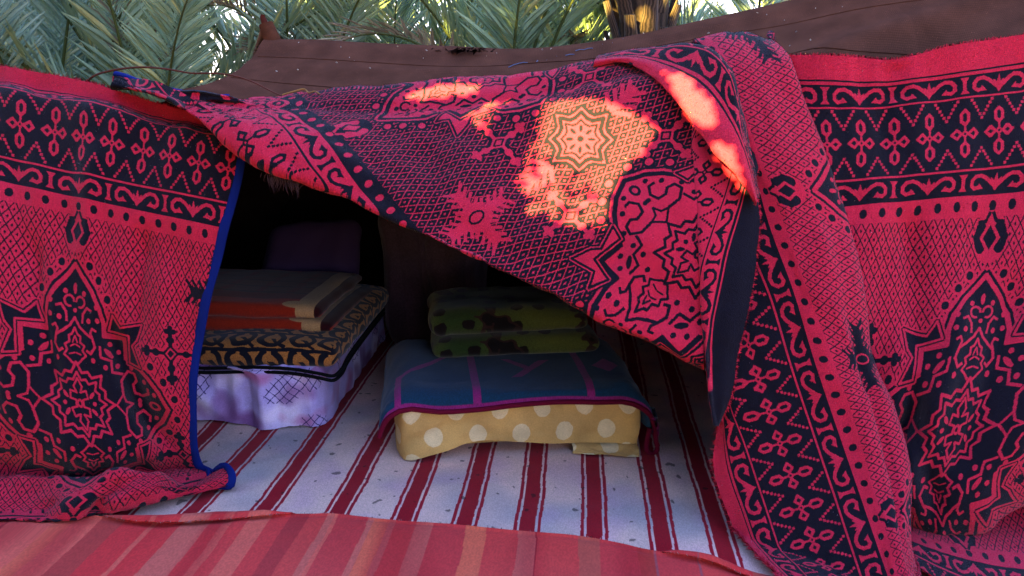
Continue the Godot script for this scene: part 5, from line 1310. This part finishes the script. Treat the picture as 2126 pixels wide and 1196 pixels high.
func build_grove():
	var lm := leaf_mat(Color(0.5, 0.5, 0.5))
	var stem_m := mat(Color(0.34, 0.37, 0.20), 0.6)
	var greens := [Color(0.26, 0.37, 0.22), Color(0.43, 0.53, 0.30), Color(0.66, 0.62, 0.26)]
	var blue_greens := [Color(0.28, 0.40, 0.29), Color(0.44, 0.54, 0.36), Color(0.66, 0.64, 0.34)]
	var dry := [Color(0.34, 0.25, 0.14), Color(0.24, 0.17, 0.10), Color(0.42, 0.33, 0.18)]
	var kinds := []
	for k in 4: kinds.append(frond_mesh(2.1 + 0.12 * k, 78, 1.0 + 0.3 * k, 0.36, 100 + k, greens))
	for k in 3: kinds.append(frond_mesh(2.2, 80, 0.8 + 0.4 * k, 0.34, 200 + k, blue_greens))
	for k in 2: kinds.append(frond_mesh(1.6, 46, 1.7, 0.26, 300 + k, dry))
	# x, z, number of fronds, size, which fronds (0 green, 1 bluish), label
	var palms := [
		[-2.35, -4.3, 11, 1.0, 0, "young green date palm at the far left behind the left curtain"],
		[-1.75, -4.9, 9, 1.0, 1, "bluish date palm behind the blue cornered blanket"],
		[-3.05, -4.3, 11, 1.0, 1, "bluish green date palm cut by the left picture edge, nearest the tent"],
		[-3.5, -5.6, 9, 1.15, 1, "tall bluish date palm at the left picture edge, farther back"],
		[-1.25, -5.4, 7, 0.95, 0, "date palm with a few dry fronds left of the tent pole"],
		[-0.75, -5.9, 5, 0.9, 1, "sparse date palm just right of the tent pole with bright gaps"],
		[-0.42, -4.5, 9, 0.92, 0, "dense green palm behind the middle of the tent ridge"],
		[-0.12, -5.2, 8, 1.0, 0, "green palm left of the thick old trunk"],
		[0.95, -4.7, 8, 1.0, 1, "palm with blue green fronds right of the thick old trunk"],
		[1.7, -5.2, 8, 1.0, 0, "palm behind the rising right end of the tent ridge"],
	]
	for q in palms:
		var t := thing("date_palm", q[5], "palm", Vector3(q[0], 0, q[1]), "young date palms behind the tent")
		put("trunk", tube(smooth_line([Vector3(0, -0.05, 0), Vector3(0.01, 0.2, 0), Vector3(0, 0.42, 0.01)], 4), 0.11, 0.11, 10, Vector3(0, 0, 1), 0.7), mat(Color(0.24, 0.17, 0.11), 0.95), t)
		for k in q[2]:
			var kind: int = rng.randi_range(0, 3) if q[4] == 0 else rng.randi_range(4, 6)
			if k == 5: kind = rng.randi_range(7, 8)
			var f := Node3D.new()
			f.name = "frond"
			t.add_child(f, true)
			f.position = Vector3(rng.randf_range(-0.05, 0.05), 0.25 + 0.2 * rng.randf(), rng.randf_range(-0.05, 0.05))
			f.rotation = Vector3(0, TAU * (k * 0.382 + rng.randf() * 0.08), 0)
			f.rotate_object_local(Vector3(1, 0, 0), 0.12 + 0.5 * rng.randf() * (1.0 if k > 3 else 0.4))
			f.rotate_object_local(Vector3(0, 1, 0), rng.randf_range(-0.5, 0.5))
			f.scale = Vector3.ONE * q[3] * rng.randf_range(0.85, 1.1)
			put("midrib", kinds[kind][0], stem_m, f)
			put("leaflets", kinds[kind][1], lm, f)
	# the old trunk with cut leaf bases
	var bark := painted(256, 256, func(x, y):
		var g := 0.75 + 0.25 * sin(x * TAU * 12 + 2 * nz.get_noise_2d(x * 300, y * 600)) + 0.3 * (rng.randf() - 0.5)
		return Color(0.42 * g, 0.33 * g, 0.27 * g))
	var bm := cloth_mat(bark)
	var t := thing("old_palm_trunk", "thick old palm trunk with cut brown leaf bases behind the tent ridge", "palm", Vector3(0.30, 0, -4.2))
	put("trunk", tube(smooth_line([Vector3(0, -0.05, 0), Vector3(0.02, 0.8, 0), Vector3(0.0, 1.6, 0), Vector3(0.03, 3.2, 0)], 5), 0.13, 0.13, 12, Vector3(0, 0, 1), 0.9), bm, t)
	for k in 64:
		var a := k * 2.4
		var y := 0.55 + k * 0.024
		var d := Vector3(cos(a), 0, sin(a))
		var b := tube([d * 0.11 + Vector3(0, y - 0.09, 0), d * 0.145 + Vector3(0, y, 0), d * 0.19 + Vector3(0, y + 0.10 + 0.05 * rng.randf(), 0)], 0.05, 0.018, 6, d, rng.randf_range(0.45, 0.8))
		put("leaf_base", b, bm, t)
	# reeds
	var reed_m := leaf_mat(Color(0.6, 0.6, 0.5))
	var reeds := [[-0.95, -6.3, 0.5], [-0.45, -6.6, 0.6], [0.1, -6.1, 0.5], [0.5, -6.5, 0.6], [1.3, -6.2, 0.5], [-1.9, -6.6, 0.6], [-2.8, -6.8, 0.6], [-3.7, -6.5, 0.7], [2.0, -6.6, 0.6], [-0.1, -5.3, 0.35], [0.4, -5.5, 0.35]]
	var n := 0
	var names := ["right of the pole tip", "left of the ridge middle", "behind the ridge middle", "left of the old trunk, farther back", "right of the old trunk", "behind the second palm from the left", "behind the leftmost palms", "at the far left edge", "at the right end of the grove", "in front of the ridge middle reeds", "beside the old trunk's left side"]
	for q in reeds:
		var st := SurfaceTool.new()
		st.begin(Mesh.PRIMITIVE_TRIANGLES)
		for k in 70:
			var b := Vector3(rng.randfn(0, q[2] * 0.55), 0, rng.randfn(0, 0.25))
			var hgt := rng.randf_range(1.0, 2.0)
			var lean := Vector3(rng.randfn(0, 0.25), 0, rng.randfn(0, 0.2))
			var c := Color(0.16, 0.20, 0.07).lerp(Color(0.40, 0.36, 0.16), rng.randf())
			var s := Vector3(cos(rng.randf() * TAU), 0, 0.4) * 0.011
			var m := b + lean * 0.4 + Vector3(0, hgt * 0.6, 0)
			var e := b + lean * rng.randf_range(1.0, 1.9) + Vector3(0, hgt, 0)
			st.set_color(c)
			for v in [b - s * 0.6, b + s * 0.6, m + s, b - s * 0.6, m + s, m - s, m - s, m + s, e]: st.add_vertex(v)
		st.generate_normals()
		var o := put("reed_clump", st.commit(), reed_m)
		o.position = Vector3(q[0], 0, q[1])
		tag(o, "clump of yellow green reeds " + names[n], "reeds", "reeds among the palms")
		n += 1

# ------------------------------------------------------------------ trees behind the viewer: the sun reaches the blankets only through gaps between their leaves
func leaf_shape(a: float, b: float, m: Material) -> ArrayMesh:
	var st := SurfaceTool.new()
	st.begin(Mesh.PRIMITIVE_TRIANGLES)
	var ring := []
	for i in 8: ring.append(Vector3(cos(TAU * i / 8) * a, 0.15 * a * cos(TAU * i / 4), sin(TAU * i / 8) * b))
	for i in 8:
		st.set_normal(Vector3.UP)
		for v in [Vector3.ZERO, ring[i], ring[(i + 1) % 8]]: st.add_vertex(v)
	var out := st.commit()
	out.surface_set_material(0, m)
	return out

func leaves(called: String, parent: Node, m: Mesh, places: Array):
	var mm := MultiMesh.new()
	mm.transform_format = MultiMesh.TRANSFORM_3D
	mm.mesh = m
	mm.instance_count = places.size()
	for i in places.size(): mm.set_instance_transform(i, places[i])
	var o := MultiMeshInstance3D.new()
	o.name = called
	o.multimesh = mm
	parent.add_child(o, true)
	o.set_meta("kind", "stuff")

func any_turn() -> Basis:
	return Basis.from_euler(Vector3(rng.randf_range(-0.7, 1.6), rng.randf() * TAU, rng.randf_range(-0.5, 0.5)))

func build_shade_trees():
	var s := SUN_DIR.normalized()
	var e1 := Vector3.UP.cross(s).normalized()
	var e2 := s.cross(e1)
	var gaps := []
	var box := Rect2(Vector2(GAPS[0][0][0], GAPS[0][0][1]) * 0.01, Vector2.ZERO)
	for g in GAPS:
		var poly := PackedVector2Array()
		for p in g:
			poly.append(Vector2(p[0], p[1]) * 0.01)
			box = box.expand(Vector2(p[0], p[1]) * 0.01)
		gaps.append(poly)
	var green := mat(Color(0.24, 0.32, 0.14), 0.7)
	var wood := mat(Color(0.34, 0.29, 0.24), 0.95)
	var broad := leaf_shape(0.072, 0.095, green)
	var small := leaf_shape(0.017, 0.028, green)
	var centre := Vector3(0.2, 0.7, -1.9) + s * 5.2
	var clear := box.grow(0.10)
	var spots := [[-5.2, "broad leaved shade tree far left behind the viewer"], [-2.9, "broad leaved shade tree left behind the viewer"], [-0.6, "broad leaved shade tree straight behind the viewer"], [1.7, "broad leaved shade tree right behind the viewer"]]
	for k in 4:
		var base: Vector3 = centre + e1 * spots[k][0]
		base.y = 0
		var t := thing("shade_tree", spots[k][1], "tree", base, "shade trees behind the viewer")
		put("trunk", tube(smooth_line([Vector3(0, -0.1, 0.4), Vector3(0.05, 1.0, 0.5), Vector3(-0.05, 2.2, 0.6), Vector3(0, 3.6, 0.5)], 4), 0.13, 0.13, 10, Vector3(0, 0, 1), 0.5), wood, t)
		var places := []
		for i in 13000:
			var b := rng.randf_range(-2.3, 1.9)
			var p: Vector3 = centre + e1 * (float(spots[k][0]) + rng.randf_range(-1.4, 1.4)) + e2 * b + s * rng.randf_range(-0.5, 0.9)
			if p.y < 0.5 or (b > 1.22 and rng.randf() < 0.75): continue
			if clear.has_point(Vector2(p.dot(e1), p.dot(e2))): continue
			places.append(Transform3D(any_turn(), p - base))
		leaves("crown", t, broad, places)
	# added bough out of view, its openings shaped to throw the sun patches
	var root := Vector3(0.2, 0.7, -1.9) + s * 2.3
	var mid := box.get_center()
	var bough_at: Vector3 = root + e1 * (mid.x - root.dot(e1)) + e2 * (mid.y - root.dot(e2))
	var t := thing("added_bough", "added unseen leafy bough beside the viewer, its openings shaped for the sun patches", "branch", bough_at)
	var from := Vector3(-1.2, -0.35, 1.6)
	put("limb", tube(smooth_line([from, from * 0.6 + Vector3(-0.2, 0.12, 0), Vector3(-0.62, 0.02, 0.1), Vector3(-0.56, 0.36, 0.02), Vector3(0.1, 0.42, -0.05)], 5), 0.022, 0.022, 8, Vector3(0, 0, 1), 0.3), wood, t)
	var places := []
	var reach := box.grow(0.24)
	var thin := PackedVector2Array()
	for p in THIN: thin.append(Vector2(p[0], p[1]) * 0.01)
	for i in 42000:
		var q := Vector2(rng.randf_range(reach.position.x, reach.end.x), rng.randf_range(reach.position.y, reach.end.y))
		var open := false
		for g in gaps:
			if inside(q, g):
				open = true
				break
		if open: continue
		# sparser foliage beside the large opening
		if inside(q, thin) and nz.get_noise_2d(q.x * 900, q.y * 900) > -0.12: continue
		var p := root + e1 * (q.x - root.dot(e1)) + e2 * (q.y - root.dot(e2)) + s * rng.randf_range(-0.18, 0.18)
		places.append(Transform3D(any_turn(), p - bough_at))
	# small leaves added to dim the sun in parts of the large opening
	for z in FILTER:
		var zone := PackedVector2Array()
		for p in z[1]: zone.append(Vector2(p[0], p[1]) * 0.01)
		var zb := Rect2(zone[0], Vector2.ZERO)
		for p in zone: zb = zb.expand(p)
		for i in int(z[0]):
			var q := Vector2(rng.randf_range(zb.position.x, zb.end.x), rng.randf_range(zb.position.y, zb.end.y))
			if not inside(q, zone): continue
			var p := root + e1 * (q.x - root.dot(e1)) + e2 * (q.y - root.dot(e2)) + s * rng.randf_range(-0.25, 0.4)
			places.append(Transform3D(any_turn().scaled(Vector3.ONE * rng.randf_range(0.35, 0.6)), p - bough_at))
	leaves("foliage", t, small, places)

func build_small_things():
	var twig := mat(Color(0.38, 0.20, 0.14), 0.8)
	var o := put("dry_twig", tube(smooth_line([Vector3(-1.472, 1.028, -2.320), Vector3(-1.420, 1.051, -2.300), Vector3(-1.359, 1.065, -2.300), Vector3(-1.284, 1.072, -2.300), Vector3(-1.194, 1.067, -2.280), Vector3(-1.111, 1.055, -2.270), Vector3(-1.049, 1.055, -2.260), Vector3(-0.970, 1.047, -2.240), Vector3(-0.908, 1.029, -2.220), Vector3(-0.860, 1.009, -2.200), Vector3(-0.815, 0.995, -2.170)], 6), 0.0032, 0.0032, 6, Vector3(0, 0, 1), 0.6), twig)
	tag(o, "thin reddish brown twig arching over the blue corner onto the tent roof", "twig")
	var straw := mat(Color(0.55, 0.40, 0.22), 0.8)
	o = put("straw", tube(smooth_line([Vector3(-0.810, 0.998, -2.160), Vector3(-0.781, 1.007, -2.170), Vector3(-0.754, 1.013, -2.180), Vector3(-0.740, 1.004, -2.170), Vector3(-0.717, 1.007, -2.160), Vector3(-0.702, 1.000, -2.150)], 5), 0.0022, 0.0022, 5), straw)
	tag(o, "pale curled straw lying where the tent roof meets the blankets", "straw")
	# plant debris caught on the roof seam
	var st := SurfaceTool.new()
	st.begin(Mesh.PRIMITIVE_TRIANGLES)
	for k in 120:
		var c := Vector3(-0.377, 1.122, -2.660) + Vector3(rng.randfn(0, 0.045), rng.randf() * 0.012, rng.randfn(0, 0.02))
		var d := Vector3(rng.randf_range(-1, 1), rng.randf_range(-0.2, 0.5), rng.randf_range(-1, 1)).normalized() * rng.randf_range(0.006, 0.02)
		var s := d.cross(Vector3(0.2, 1, 0.3)).normalized() * rng.randf_range(0.001, 0.005)
		st.set_normal(Vector3(0, 1, 0.3).normalized())
		for v in [c - d, c + s, c + d, c - d, c + d, c - s]: st.add_vertex(v)
	o = put("plant_debris", st.commit(), mat(Color(0.16, 0.10, 0.09), 0.95))
	tag(o, "small heap of dried plant bits on the brown tent ridge", "debris", "", "stuff")
